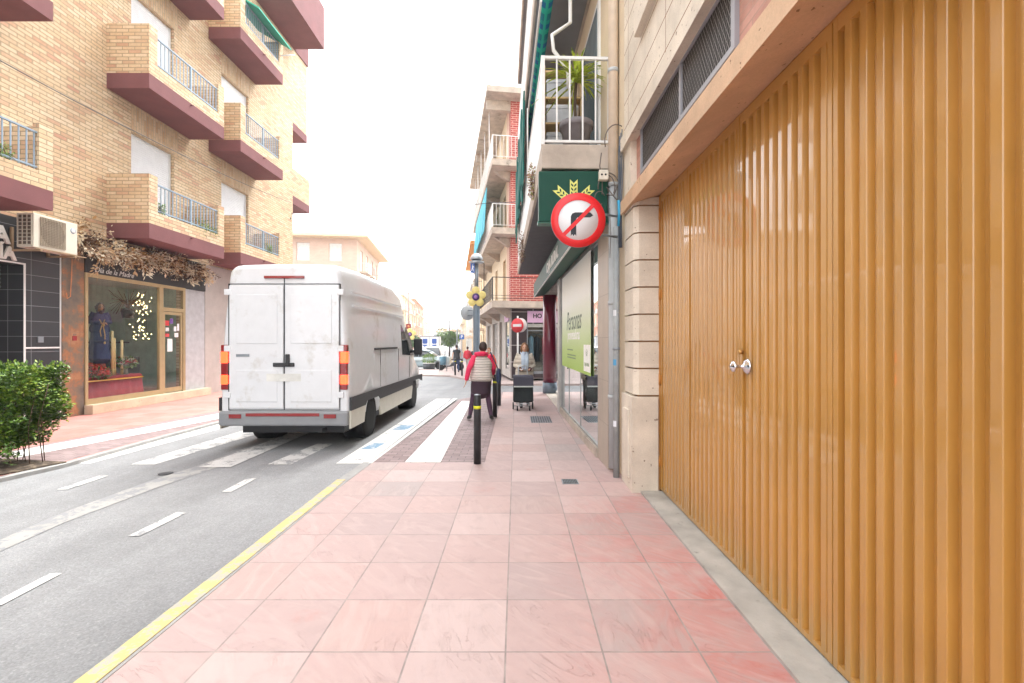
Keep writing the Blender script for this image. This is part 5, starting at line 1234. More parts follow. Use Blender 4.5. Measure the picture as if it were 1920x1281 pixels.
# ================================================================ people
M_skin = mat('skin', '#c99a80', .55, var=.06, vs=20, use='obj'); M_skin2 = mat('skin tanned', '#b07f63', .55, var=.06, vs=20, use='obj')
def hand(mb, w, d, side, curl=.35, grip=False, lat=(1, 0, 0)):
    """w wrist, d direction of the forearm, lat: direction across the palm towards the thumb"""
    w = Vector(w); d = Vector(d).normalized(); lat = Vector(lat); lat = (lat - d * lat.dot(d)).normalized(); n = d.cross(lat) * side
    mb.loft([w, w + d * .045, w + d * .085], [(.024, .017), (.037, .016), (.038, .013)], 8, ref=lat)
    lens = [.062, .074, .079, .072]; 
    for i, L in enumerate(lens):
        b = w + d * .085 + lat * (-.028 + i * .0187) ; c1 = 1.1 if grip else curl; c2 = 2.1 if grip else curl * 1.8
        d1 = (d * math.cos(c1 * .6) + n * math.sin(c1 * .6)); d2 = (d * math.cos(c1) + n * math.sin(c1)); d3 = (d * math.cos(c2) + n * math.sin(c2))
        p1 = b + d1 * L * .45; p2 = p1 + d2 * L * .32; p3 = p2 + d3 * L * .28
        mb.loft([b - d * .012, b, p1, p2, p3], [.0085, .0088, .0082, .0075, .0062], 6, ref=lat)
    b = w + d * .03 + lat * .03; d1 = (d * .7 + lat * .75 + n * (.5 if grip else .15)).normalized(); p1 = b + d1 * .035; d2 = (d * .9 + lat * .2 + n * (.7 if grip else .2)).normalized(); p2 = p1 + d2 * .03
    mb.loft([b - d1 * .01, p1, p2], [.011, .0095, .008], 6, ref=lat)
def person(name, label, loc, rz, J, cl, hgt=1.62, detail=True, group=None, hand_grip=False, cat='person'):
    """figure facing local +Y; J joints in metres for a 1.62 m body; cl: colours"""
    t = thing(name, label, cat, loc, rz, group); k = hgt / 1.62
    V = lambda p: Vector(p) * k
    vx = .010 if detail else .03
    nk, hd = V(J['neck']), V(J['head']); pv, ch = V(J['pelvis']), V(J['chest'])
    m = MB()
    m.loft([pv - Vector((0, 0, .05)), pv, (pv * .55 + ch * .45), ch, ch + Vector((0, 0, .10)) * k, nk], [(.15 * k, .105 * k), (.165 * k, .115 * k), (.13 * k, .095 * k), (.155 * k, .11 * k), (.12 * k, .085 * k), (.052 * k, .052 * k)], 14)
    m.loft([nk - Vector((0, 0, .02)), nk + (hd - nk) * .5, hd - Vector((0, 0, .03))], [.055 * k, .05 * k, .05 * k], 10)
    m.ball(hd, (.074 * k, .094 * k, .112 * k), 16, 12); f = Vector((0, 1, 0)); m.ball(hd + V((0, .062, -.05)), (.05 * k, .04 * k, .055 * k), 12, 8)
    if detail:
        m.loft([hd + V((0, .085, .012)), hd + V((0, .106, -.022))], [.008, .013], 6); m.ball(hd + V((0, .097, -.052)), (.022, .01, .007), 8, 5)
        for s in (-1, 1): m.ball(hd + V((s * .076, .0, -.01)), (.010, .018, .03), 8, 6)
    for s, nm in ((-1, 'L'), (1, 'R')):
        sh, el, wr = V(J['sh' + nm]), V(J['el' + nm]), V(J['wr' + nm]); hp, kn, an, to = V(J['hip' + nm]), V(J['kn' + nm]), V(J['an' + nm]), V(J['to' + nm])
        m.loft([ch + Vector((s * .06, 0, .08)) * k, sh, (sh + el) / 2, el, (el * .6 + wr * .4), wr], [.05 * k, .05 * k, .044 * k, .037 * k, .036 * k, .024 * k], 10)
        if detail: hand(m, wr, wr - el, s if not hand_grip else s, .35, hand_grip, lat=(0, 1, 0) if not hand_grip else (-s, 0, .1))
        else: m.loft([wr, wr + (wr - el).normalized() * .15], [(.03, .018), (.025, .015)], 6)
        m.loft([pv, hp, (hp + kn) / 2, kn, kn * .7 + an * .3, an], [.09 * k, .088 * k, .075 * k, .053 * k, .052 * k, .033 * k], 10)
        m.loft([an + Vector((0, 0, .0)), (an + to) / 2, to], [(.034, .03), (.038, .028), (.03, .016)], 8)
    remesh(m, 'body', cl.get('skin', M_skin), t, vx, 3)
    # legs clothing
    def leg_cloth(nm_, mt, r0, r1, r2, upto):
        m = MB()
        for s, n_ in ((-1, 'L'), (1, 'R')):
            hp, kn, an = V(J['hip' + n_]), V(J['kn' + n_]), V(J['an' + n_]); e = kn.lerp(an, upto)
            m.loft([pv + Vector((0, 0, .02)), hp, (hp + kn) / 2, kn, (kn + e) / 2, e], [.10 * k, .105 * k, .09 * k * r0, .066 * k * r1, .063 * k * r1, .05 * k * r2], 12)
        m.loft([pv - Vector((0, 0, .06)), pv + Vector((0, 0, .1)) * k], [(.17 * k, .125 * k), (.165 * k, .12 * k)], 14)
        remesh(m, nm_, mt, t, vx, 3)
    if 'trousers' in cl: leg_cloth('trousers', cl['trousers'], 1, 1, 1, .94)
    if 'leggings' in cl: leg_cloth('leggings', cl['leggings'], .9, .86, .8, .97)
    if 'skirt' in cl:
        m = MB(); kk = (V(J['knL']) + V(J['knR'])) / 2; q = kk.lerp(pv, cl.get('skirt_up', .12)); m.loft([pv + Vector((0, 0, .12)), pv, pv.lerp(q, .5), q], [(.15 * k, .12 * k), (.19 * k, .15 * k), (.21 * k, .18 * k), (.21 * k, .24 * k)], 18); remesh(m, 'skirt', cl['skirt'], t, vx, 2)
    for s, n_ in ((-1, 'L'), (1, 'R')):
        an, to = V(J['an' + n_]), V(J['to' + n_]); dr = (to - an); m = MB()
        hl = an - dr.normalized() * .035 + Vector((0, 0, -.015)); m.loft([hl, an + Vector((0, 0, -.01)), (an + to) / 2, to], [(.036, .04), (.042, .045), (.046, .034), (.036, .022)], 10); remesh(m, 'shoe', cl['shoes'], t, vx, 2)
    # upper clothing
    fat = cl.get('fat', 1.0); hem = cl.get('hem', .10); m = MB()
    low = pv - Vector((0, 0, hem)) * k
    m.loft([low, pv, pv.lerp(ch, .45), ch, ch + Vector((0, 0, .10)) * k, nk + Vector((0, 0, -.015))], [(.20 * k * fat, .15 * k * fat), (.20 * k * fat, .15 * k * fat), (.175 * k * fat, .135 * k * fat), (.185 * k * fat, .14 * k * fat), (.145 * k * fat, .11 * k * fat), (.07 * k, .07 * k)], 18)
    sl = MB() if 'sleeves' in cl else m; fs_ = 1.0 + (fat - 1) * .6
    for s, n_ in ((-1, 'L'), (1, 'R')):
        sh, el, wr = V(J['sh' + n_]), V(J['el' + n_]), V(J['wr' + n_]); e = el.lerp(wr, cl.get('sleeve_len', .93))
        pts = [ch + Vector((s * .07, 0, .07)) * k, sh, (sh + el) / 2, el, e] if cl.get('sleeve_len', 1) > 0 else [ch + Vector((s * .07, 0, .07)) * k, sh, sh.lerp(el, .45)]
        sl.loft(pts, [.065 * k, .067 * k * fs_, .058 * k * fs_, .050 * k * fs_, .042 * k * fs_][:len(pts)], 12)
    remesh(m, cl.get('top_name', 'jacket'), cl['top'], t, vx, 3)
    if sl is not m: remesh(sl, 'sleeves', cl['sleeves'], t, vx, 3)
    # hair
    m = MB(); hr = cl.get('hair_r', 1.0)
    m.ball(hd + V((0, -.018, .022)), (.086 * k * hr, .098 * k * hr, .108 * k * hr), 16, 12)
    if cl.get('long'):
        for s in (-1, 1): m.loft([hd + V((s * .06, -.01, .05)), hd + V((s * .082, .0, -.04)), hd + V((s * .075, .01, -.13))], [(.03, .045), (.028, .045), (.018, .03)], 8, ref=(1, 0, 0))
        m.loft([hd + V((0, -.06, .03)), hd + V((0, -.085, -.05)), hd + V((0, -.07, -.12))], [(.07, .03), (.075, .03), (.05, .02)], 10)
    ho = remesh(m, 'hair', cl['hair'], t, vx, 2)
    if detail:
        for s in (-1, 1):
            m = MB(); m.ball(hd + V((s * .030, .089, .010)), (.013, .006, .0065), 8, 6); m.build('eye', mat('eye dark', '#2d2420', .3), t)
        m = MB(); m.ball(hd + V((0, .1035, -.052)), (.021, .005, .0045), 8, 5); m.build('mouth', mat('lips', '#a0584e', .5), t)
    return t
def pose(**kw):
    J = dict(pelvis=(0, 0, .90), chest=(0, .01, 1.17), neck=(0, .0, 1.36), head=(0, .02, 1.50), shL=(-.165, 0, 1.30), shR=(.165, 0, 1.30), elL=(-.22, -.02, 1.04), elR=(.22, -.02, 1.04), wrL=(-.23, .04, .82), wrR=(.23, .04, .82),
             hipL=(-.085, 0, .84), hipR=(.085, 0, .84), knL=(-.09, .02, .47), knR=(.09, .02, .47), anL=(-.09, -.01, .075), anR=(.09, -.01, .075), toL=(-.10, .15, .03), toR=(.10, .15, .03))
    J.update(kw); return J
def stripes(name, a, b, per, axis=2, amt=.5, rough=.7, wob=.01):
    if name in MATS: return MATS[name]
    g = NG(name); sp = g.n('SeparateXYZ'); tc = g.obj(); n = g.noise(6, 3, tc); g.l(tc, sp.inputs[0])
    v = g.math('FRACT', g.math('DIVIDE', g.math('ADD', sp.outputs[axis], g.math('MULTIPLY', n.outputs[0], wob)), per))
    h = g.ramp(v, [(0, 0.0), (.12, .75), (.5, 1.0), (.88, .75), (1, 0.0)]); g.l(g.mix(h, C(b), C(a)), g.b.inputs['Base Color']); g.b.inputs['Roughness'].default_value = rough; g.bump(h, .8, .012)
    MATS[name] = g.m; return g.m
M_quilt = stripes('quilted beige gilet', '#d6ccc4', '#8f847c', .052, wob=.02)
M_pink = mat('bright pink fleece', '#e0305a', .8, var=.15, vs=10, use='obj'); M_plum = mat('plum leggings', '#4a2f44', .75, var=.2, use='obj'); M_dskirt = mat('dark plum skirt', '#3a2834', .85, var=.15, use='obj')
M_coat = stripes('cream quilted coat', '#d4cabc', '#a89c8c', .10, wob=.06); M_shoe = mat('black shoe', '#1c1c1e', .5, use='obj'); M_brown = mat('brown hair', '#7a5638', .7, var=.25, vs=30, use='obj', bump=.5, bs=60); M_dhair = mat('dark hair', '#3a2a24', .7, var=.25, vs=30, use='obj', bump=.5, bs=60)
# woman walking away in a quilted gilet
wA = person('person', 'woman walking away in beige quilted gilet over bright pink sleeves and hood, dark skirt', (-.71, 9.75, 0), R(4),
    pose(knL=(-.17, .10, .48), anL=(-.235, -.02, .09), toL=(-.27, .12, .03), hipL=(-.09, .02, .84), knR=(.14, .05, .46), anR=(.20, -.12, .10), toR=(.23, .02, .03), elL=(-.25, -.14, 1.06), wrL=(-.30, -.16, .84), elR=(.25, .10, 1.06), wrR=(.25, .28, .94), chest=(.01, .05, 1.17), neck=(.02, .06, 1.36), head=(.035, .09, 1.49), shL=(-.15, .03, 1.28), shR=(.165, .07, 1.30)),
    dict(top=M_quilt, sleeves=M_pink, skirt=M_dskirt, leggings=M_plum, shoes=M_shoe, hair=M_dhair, fat=1.18, hem=.05, top_name='gilet', skirt_up=.28), hgt=1.60)
m = MB(); m.loft([(-.11, .0, 1.345), (-.05, -.055, 1.35), (.05, -.055, 1.35), (.11, .01, 1.345)], [(.035, .035), (.055, .05), (.055, .05), (.035, .035)], 10); m.loft([(-.12, .06, 1.35), (0, .10, 1.34), (.12, .06, 1.35)], .04, 8); remesh(m, 'hood', M_pink, wA, .01, 3)
hbg = thing('shoulder_bag', 'navy shoulder bag hanging at the right side of the woman in the gilet', 'bag', (-.36, 9.80, .78), R(4)); M_navy = mat('navy bag cloth', '#2b3550', .8, var=.15, use='obj')
m = MB(); m.loft([(0, 0, .0), (0, 0, .12), (0, 0, .25)], [(.05, .15), (.06, .16), (.035, .13)], 14); remesh(m, 'pouch', M_navy, hbg, .01, 2); m = MB(); m.tube([(0, -.11, .22), (-.08, -.10, .42), (-.16, -.06, .60), (-.17, .06, .60), (-.08, .10, .42), (0, .11, .22)], .010, 6); m.build('strap', M_navy, hbg)
# woman with the trolley (faces the camera)
wB = person('person', 'woman in cream quilted coat and pale blue scarf pushing the shopping trolley', (.20, 11.75, 0), R(183),
    pose(elL=(-.24, -.02, 1.05), wrL=(-.11, .20, .96), elR=(.24, -.02, 1.05), wrR=(.11, .20, .96), knR=(.09, .10, .47), anR=(.09, .12, .075), toR=(.10, .28, .03), anL=(-.09, -.14, .10), toL=(-.10, .0, .03), knL=(-.09, .0, .47), head=(0, .05, 1.495)),
    dict(top=M_coat, trousers=mat('dark blue trousers', '#2a2f3a', .8, use='obj'), shoes=M_shoe, hair=M_brown, fat=1.16, hem=.16, sleeve_len=.86, top_name='coat', long=True), hgt=1.57, hand_grip=True)
m = MB(); 
for s in (-1, 1): m.loft([(s * .05, .10, 1.30), (s * .045, .19, 1.15), (s * .04, .195, .92)], [(.045, .025), (.05, .022), (.045, .018)], 10)
m.loft([(-.08, .03, 1.33), (0, .11, 1.31), (.08, .03, 1.33)], .04, 8); remesh(m, 'scarf', mat('pale blue scarf', '#b9c6d6', .85, var=.1, use='obj'), wB, .01, 2)
m = MB()
for s in (-1, 1): m.lathe([(.045, -.03), (.05, 0), (.045, .03)], (s * .115, .165, .935), 'y', 14)
m.split('cuff', mat('plum cuff', '#4f2f3c', .8, use='obj'), wB)
# trolley
tl = thing('shopping_trolley', 'black two wheeled shopping trolley with grey flap and reflective strip', 'shopping trolley', (.16, 11.25, 0), R(2)); M_tb2 = mat('trolley black cloth', '#22292b', .8, var=.2, vs=9, bump=.4, bs=14, use='obj')
m = MB(); m.loft([(0, 0, .20), (0, 0, .24), (0, -.01, .50), (0, 0, .76)], [(.235, .15), (.25, .16), (.245, .165), (.22, .15)], 4, ref=(1, 1, 0), smooth=False)
m.bm.free(); m = MB(); m.box(-.235, .235, -.14, .14, .19, .76, .035)
for v in m.bm.verts:
    t_ = (v.co.z - .19) / .57; v.co.x *= 1.0 + .03 * math.sin(t_ * 3) - .05 * t_; v.co.y += -.02 * math.sin(t_ * 3.1)
m.build('bag', M_tb2, tl)
m = MB(); m.box(-.232, .232, -.185, -.145, .55, .79, .012); m.box(-.228, .228, -.16, .15, .77, .81, .015); m.build('flap', mat('slate grey flap', '#4b4a57', .8, var=.1, use='obj'), tl)
m = MB(); m.box(-.225, .225, -.192, -.186, .545, .575); m.build('reflective_strip', mat('reflective strip', '#c9cfcc', .3), tl)
m = MB(); m.tube([(-.11, .15, .18), (-.11, .155, .80), (-.10, .16, 1.0), (-.06, .17, 1.03), (.06, .17, 1.03), (.10, .16, 1.0), (.11, .155, .80), (.11, .15, .18)], .013); m.tube([(-.10, .155, .93), (.10, .155, .93)], .010)
m.tube([(-.16, -.16, .16), (.16, -.16, .16), (.16, .14, .16), (-.16, .14, .16), (-.16, -.16, .16)], .011); m.tube([(-.12, -.16, .16), (-.14, -.18, .04)], .009); m.tube([(.12, -.16, .16), (.14, -.18, .04)], .009); m.tube([(-.22, .10, .08), (.22, .10, .08)], .01); m.build('metal_frame', mat('aluminium tube', '#b9bdc0', .3, .8, var=.05, use='obj'), tl)
for x, y, r in ((-.14, -.17, .06), (.14, -.17, .06), (-.23, .10, .085), (.23, .10, .085)):
    m = MB(); m.lathe([(r * .55, -.014), (r * .95, -.014), (r, 0), (r * .95, .014), (r * .55, .014)], (x, y, r + .001), 'x', 18); t_ = m.build('wheel', M_tyre, tl); q = MB(); q.lathe([(.001, -.01), (r * .56, -.01), (r * .56, .01), (.001, .01)], (x, y, r + .001), 'x', 12); q.build('hub', M_steel, t_)
# small figures far down the street
walk = pose(knL=(-.09, .14, .48), anL=(-.09, .22, .08), toL=(-.1, .36, .05), knR=(.09, -.04, .47), anR=(.09, -.22, .12), toR=(.1, -.10, .03), elL=(-.24, -.1, 1.05), elR=(.24, .06, 1.05), wrR=(.24, .2, .9), wrL=(-.25, -.08, .82))
fz = lambda y: ground_z(y) + .035
person('person', 'man in dark grey T-shirt and jeans beyond the parked scooter', (-3.55, 28.6, fz(28.6)), R(15), walk, dict(top=mat('dark grey shirt', '#43474c', .85, use='obj'), trousers=mat('blue jeans', '#33466a', .85, use='obj'), shoes=M_shoe, hair=M_dhair, sleeve_len=0, top_name='shirt'), 1.66, False)
person('person', 'pedestrian in a red top far down the near pavement', (-3.35, 33, fz(33)), R(-10), walk, dict(top=mat('red top', '#cf3a4c', .85, use='obj'), trousers=mat('pale trousers', '#b9b6b4', .85, use='obj'), shoes=M_shoe, hair=M_dhair, top_name='top'), 1.6, False)
person('person', 'pedestrian in a dark jacket walking beside the one in red', (-2.95, 33.6, fz(33.6)), R(-5), walk, dict(top=mat('dark jacket', '#4a3a3e', .85, use='obj'), trousers=mat('dark trousers', '#34343c', .85, use='obj'), shoes=M_shoe, hair=M_brown), 1.55, False)
person('person', 'pedestrian in an orange red jacket just beyond the woman in the gilet', (-.98, 17.2, -.112), R(170), walk, dict(top=mat('orange red jacket', '#d2553f', .85, use='obj'), trousers=mat('maroon trousers', '#5d3038', .85, use='obj'), shoes=M_shoe, hair=M_brown), 1.50, False)
# robed statue in the flower shop
stt = person('robed_statue', 'statue of a bearded robed man with bound hands and cord in the shop window', (-9.98, 11.16, 1.16), R(-75) , pose(elL=(-.24, .0, 1.06), wrL=(-.05, .22, 1.04), elR=(.24, .0, 1.06), wrR=(.06, .22, 1.03)),
    dict(top=mat('deep blue robe', '#26305a', .75, var=.25, vs=6, use='obj'), shoes=mat('deep blue robe', '#26305a'), hair=mat('dark hair', '#3a2a24'), skirt=mat('deep blue robe', '#26305a'), fat=1.15, long=True, top_name='robe_top', skin=M_skin2), 1.36, True, cat='statue')
place(stt, (-9.98, 11.5, 1.17), R(-120))
m = MB(); m.loft([(0, 0, .02), (0, .0, .35), (0, 0, .75)], [(.24, .2), (.20, .16), (.15, .115)], 18); remesh(m, 'robe', mat('deep blue robe', '#26305a'), stt, .012, 2)
m = MB(); c_ = mat('gold cord', '#c9a25c', .5)
m.tube([(-.10, .02, 1.08), (-.05, .13, .95), (0, .17, .83)], .010, 6); m.tube([(.10, .02, 1.08), (.05, .13, .95), (0, .17, .83)], .010, 6); m.tube([(0, .18, .82), (-.03, .20, .6), (-.03, .19, .42)], .011, 6); m.tube([(.02, .18, .82), (.06, .2, .68), (.04, .19, .55)], .010, 6); m.ball((-.03, .19, .40), (.02, .02, .035)); m.ball((0, .2, .82), .035, 8, 6); m.build('cord', c_, stt)
m = MB(); m.ball((0, .085, 1.125), (.045, .035, .05), 10, 8); remesh(m, 'beard', mat('dark hair', '#3a2a24'), stt, .01, 1)
m = MB()
for i in range(14): a = i * .449; m.tube([(math.cos(a) * .075, .0 + math.sin(a) * .09, 1.235), (math.cos(a + .5) * .095, .0 + math.sin(a + .5) * .105, 1.255 + .02 * (i % 2))], .006, 5)
m.build('crown_of_twigs', M_twig, stt)
# ================================================================ street furniture
M_bol = mat('bollard black paint', '#2b2d30', .45, var=.25, vs=5, bump=.3, bs=30, use='obj'); M_by = mat('bollard yellow band', '#d9dc2e', .5, use='obj')
def bollard(label, loc, group='black bollards along the pavement edge', src=None):
    if src is None:
        t = thing('bollard', label, 'bollard', loc, 0, group)
        m = MB(); m.lathe([(.048, 0), (.048, .88), (.044, .895), (.03, .905), (.001, .908)]); m.build('post', M_bol, t); m = MB(); m.lathe([(.0495, .72), (.0495, .76)]); m.build('band', M_by, t)
        m = MB(); m.lathe([(.047, .897), (.036, .9075), (.001, .911)]); m.build('cap', M_steel, t)
        return t
    c = copy_tree(src); place(c, loc); tag(c, label); return c
b1 = bollard('nearest black bollard with yellow reflective band standing on the pink tiles', (-.51, 6.29, 0))
bollard('black bollard partly hidden behind the walking woman in the gilet', (-.455, 10.2, 0), src=b1); bollard('black bollard third from the camera, just beyond the walking woman', (-.43, 12.0, 0), src=b1)
b4 = bollard('left one of the two far bollards by the man in the grey shirt', (-3.28, 25.8, ground_z(25.8) + .03), src=b1); bollard('right one of the two far bollards by the man in the grey shirt', (-2.85, 25.2, ground_z(25.2) + .03), src=b1)
# street lamp with flower ornament
LY = 15.0; lx = (893.5 - CX) / F * LY
lp = thing('street_lamp', 'grey street lamp post with domed lantern beside the crossing', 'street lamp', (lx, LY, 0)); M_lp = mat('lamp post grey', '#6f7c88', .5, .2, var=.08)
m = MB(); m.lathe([(.13, -.12), (.13, .5), (.105, .55), (.105, 3.05), (.10, 3.06)]); m.build('lower_post', M_lp, lp); m = MB(); m.lathe([(.062, 3.06), (.062, 4.1)]); m.build('upper_post', M_steel, lp)
m = MB(); m.lathe([(.02, 4.02), (.22, 4.05), (.24, 4.09), (.20, 4.10), (.02, 4.08)]); m.lathe([(.17, 4.15), (.20, 4.17), (.19, 4.22), (.14, 4.30), (.06, 4.345), (.001, 4.35)]); m.build('lantern_hood', mat('lamp hood', '#b7bec4', .4, .3), lp)
m = MB(); m.lathe([(.12, 4.08), (.15, 4.15), (.001, 4.15)]); m.build('lens', mat('lamp lens dark', '#3f464c', .3), lp)
m = MB(); m.tube([(.05, 0, 4.05), (.235, 0, 4.04), (.235, 0, 2.82), (-.06, 0, 2.82)], .012); m.build('banner_frame', M_black, lp)
fo = thing('flower_ornament', 'yellow petalled flower ornament with purple centre fixed to the street lamp', 'ornament', (lx - .01, LY - .12, 2.98)); 
for k in range(5):
    a = R(90 + 72 * k); 
    m = MB(); m.lathe([(.001, -.012), (.115, -.012), (.125, 0), (.115, .012), (.001, .012)], (math.cos(a) * .20, 0, math.sin(a) * .20), 'y', 18); m.build('petal', mat('petal yellow', '#e6d486', .6, use='obj'), fo)
m = MB(); m.lathe([(.001, -.03), (.11, -.025), (.12, .0), (.11, .02), (.001, .02)], (0, 0, 0), 'y', 20); m.build('centre', mat('petal purple', '#4d3470', .6, use='obj'), fo); m = MB(); m.lathe([(.001, -.045), (.055, -.04), (.06, -.02), (.001, -.02)], (0, 0, 0), 'y', 16); m.build('core', mat('core mauve', '#9c6fb0', .6, use='obj'), fo)
m = MB(); m.lathe([(.001, -.01), (.23, -.01), (.23, .0), (.001, .0)], (0, 0, 0), 'y', 28); rs = thing('round_sign', 'back of a round grey traffic sign behind the flower ornament', 'traffic sign', (lx - .30, LY + .12, 2.50), R(25)); m.build('plate', mat('grey sign back', '#b3b8bc', .5), rs); m = MB(); m.tube([(0, .01, .08), (.30, -.20, .08)], .015); m.tube([(0, .01, -.08), (.30, -.20, -.08)], .015); m.split('bracket_arm', M_steel, rs)
ps_ = thing('pedestrian_sign', 'small blue pictogram sign below the lamp hood', 'sign', (lx - .11, LY - .09, 3.90)); m = MB(); m.box(-.07, .06, -.01, .01, -.17, .13); m.build('plate', mat('sign blue', '#2a5fb0', .5), ps_)
m = MB(); m.lathe([(.001, -.013), (.014, -.013), (.014, -.0115), (.001, -.0115)], (0, 0, .08), 'y', 10); m.prism([(-.012, .06), (.02, .05), (.045, .0), (.03, -.01), (.01, .02), (.03, -.12), (.012, -.12), (-.005, -.04), (-.03, -.12), (-.045, -.11), (-.02, .0)], 'y', -.013, -.0115); m.build('pictogram', M_wpaint, ps_)

def disc(mb, c, r, y0, y1, seg=40): mb.lathe([(.001, y0), (r, y0), (r, y1), (.001, y1)], c, 'y', seg)
# no right turn sign
ns = thing('no_right_turn_sign', 'round no right turn sign with red ring and slash before the green box sign', 'traffic sign', (.685, 5.3, 2.94))
m = MB(); m.lathe([(.001, .004), (.296, .004), (.303, .0), (.303, .016), (.296, .02), (.001, .02)], (0, 0, 0), 'y', 64); m.build('back_plate', M_steel, ns)
m = MB(); disc(m, (0, 0, 0), .222, .0, .0035, 64); m.build('white_face', mat('sign white', '#e6e8ec', .4, var=.02, use='obj'), ns)
M_sr = mat('sign red', '#e0252c', .4, var=.03, use='obj')
m = MB(); m.lathe([(.221, -.003), (.301, -.003), (.301, .0038), (.221, .0038)], (0, 0, 0), 'y', 64); m.bm.faces.ensure_lookup_table()
for f in [f for f in m.bm.faces if len(f.verts) > 10]: m.bm.faces.remove(f)
# close the ring (outer and inner skin)
m.lathe([(.2212, .0036), (.2212, -.0028)], (0, 0, 0), 'y', 64)
for f in [f for f in m.bm.faces if len(f.verts) > 10]: m.bm.faces.remove(f)
m.build('red_ring', M_sr, ns)
m = MB(); a = R(45); d = Vector((math.cos(a), math.sin(a))); n_ = Vector((-d.y, d.x)); pts = [d * .226 + n_ * .021, d * .226 - n_ * .021, -d * .226 - n_ * .021, -d * .226 + n_ * .021]; m.prism([(p.x, p.y) for p in pts], 'y', -.0045, -.002); m.build('slash', M_sr, ns)
m = MB(); arr = [(-.082, -.185), (-.068, -.165), (-.053, -.182), (-.038, -.165), (-.024, -.185), (-.024, .022), (-.012, .034), (.125, .034), (.125, .0)]
ar = [(-.083, -.175), (-.068, -.155), (-.053, -.175), (-.038, -.155), (-.023, -.175), (-.023, .012), (-.008, .030), (.13, .030), (.165, .052), (.13, .086), (-.035, .086), (-.066, .074), (-.083, .044)]
m.prism(ar, 'y', -.0012, .0005); m.build('arrow', mat('sign black', '#1d2530', .4), ns)
m = MB(); m.box(-.02, .02, .021, .05, -.22, .22); m.tube([(0, .04, .12), (.30, .2, .12), (.49, .30, .12)], .014); m.tube([(0, .04, -.12), (.30, .2, -.12), (.49, .30, -.12)], .014); m.build('bracket', M_steel, ns)
# no entry sign
ne = thing('no_entry_sign', 'red no entry sign on a slim pole in front of the dark tiled shop', 'traffic sign', (.04, 18.2, -.05), R(-32)); m = MB(); m.tube([(0, .03, -.1), (0, .03, 2.62)], .032); m.build('pole', M_wpaint, ne)
m = MB(); disc(m, (0, 0, 2.26), .27, -.01, .01); m.build('red_face', mat('faded sign red', '#d9434a', .5, var=.05, use='obj'), ne); m = MB(); m.box(-.19, .19, -.014, -.0105, 2.21, 2.31); m.build('white_bar', mat('sign white', '#e6e8ec'), ne); m = MB(); disc(m, (.09, .09, 2.27), .27, -.0, .012); m.build('back_plate', M_wpaint, ne)
# downpipes and cables
dp = thing('downpipe', 'grey downpipe with beige upper part between the bank and the garage', 'pipe', (1.19, 5.9, 0)); M_pg = mat('pipe grey paint', '#b3b8bb', .6, var=.08, vs=4, dirt=('#d4d5d2', 9, .64)); M_pb = mat('pipe beige paint', '#e0d0bc', .6, var=.08)
m = MB(False); m.tube([(1.19, 5.9, .05), (1.19, 5.9, 3.52)], .056, 16); m.build('lower_section', M_pg, dp); m = MB(False); m.tube([(1.19, 5.9, 3.5), (1.19, 5.9, 11)], .06, 16); m.build('upper_section', M_pb, dp)
m = MB(False)
for z in (.9, 2.05, 3.5, 4.9): m.lathe([(.056, z), (.066, z), (.066, z + .045), (.056, z + .045)], (1.19, 5.9, 0), 'z', 16)
m.split('collar', M_pg, dp)
d2 = thing('cable_conduit', 'spotted narrow grey conduit pipe in front of the stone pillar', 'pipe', (1.19, 5.66, 0)); M_pg2 = mat('conduit grey', '#9a9fa1', .6, .1, var=.15, vs=5, dirt=('#b9bab5', 12, .58)); m = MB(False); m.tube([(1.18, 5.66, .0), (1.18, 5.66, 2.95)], .037, 14); m.build('pipe', M_pg2, d2)
m = MB(False); m.lathe([(.037, 1.5), (.045, 1.5), (.045, 1.53), (.037, 1.53)], (1.18, 5.66, 0), 'z', 14); m.build('clamp', M_steel, d2)
for (x, y, z, w_, h_, c_) in ((1.147, 5.62, .62, .055, .05, '#dfe3ea'), (1.147, 5.875, 1.35, .03, .06, '#3f8fc0'), (1.147, 5.875, 1.2, .03, .04, '#d9dde0'), (1.147, 5.875, 1.9, .03, .07, '#d9dde0'), (1.150, 5.875, 2.3, .03, .04, '#c9ccd0')):
    pass
for z, c_ in ((.60, '#dfe3ea'), (1.32, '#4f97c4'), (1.9, '#d4d8dc')):
    m = MB(False); m.lathe([(.0385, z), (.0385, z + .07)], (1.18, 5.66, 0), 'z', 14)
    for f in [f for f in m.bm.faces if len(f.verts) > 6 or f.calc_center_median().x > 1.175 or f.calc_center_median().y > 5.68]: m.bm.faces.remove(f)
    m.build('sticker', mat('paper ' + c_, c_, .6, var=.03), d2)
random.seed(3)
cbm = MB(False)
for i in range(7):
    x = 1.20 + .012 * (i % 4); y = 5.62 + .012 * (i // 4); cbm.tube([(x, y, 2.7), (x + random.uniform(-.01, .01), y, 3.2), (x + random.uniform(-.015, .015), y, 3.6 + random.uniform(-.05, .1)), (x + .02 * i / 7, y, 3.85 + .04 * i)], .006, 5)
tag(cbm.build('cable_bundle', mat('grey blue cable', '#56606c', .6)), 'bundle of thin grey cables beside the downpipe', 'cables')
cl_ = MB(False)
def loop(pts, r=.007): cl_.tube([Vector(p) for p in pts], r, 6)
def arc(c, r1, r2, a0, a1, n=14, y=5.75): return [(c[0] + r1 * math.cos(R(a0 + (a1 - a0) * i / n)), y, c[1] + r2 * math.sin(R(a0 + (a1 - a0) * i / n))) for i in range(n + 1)]
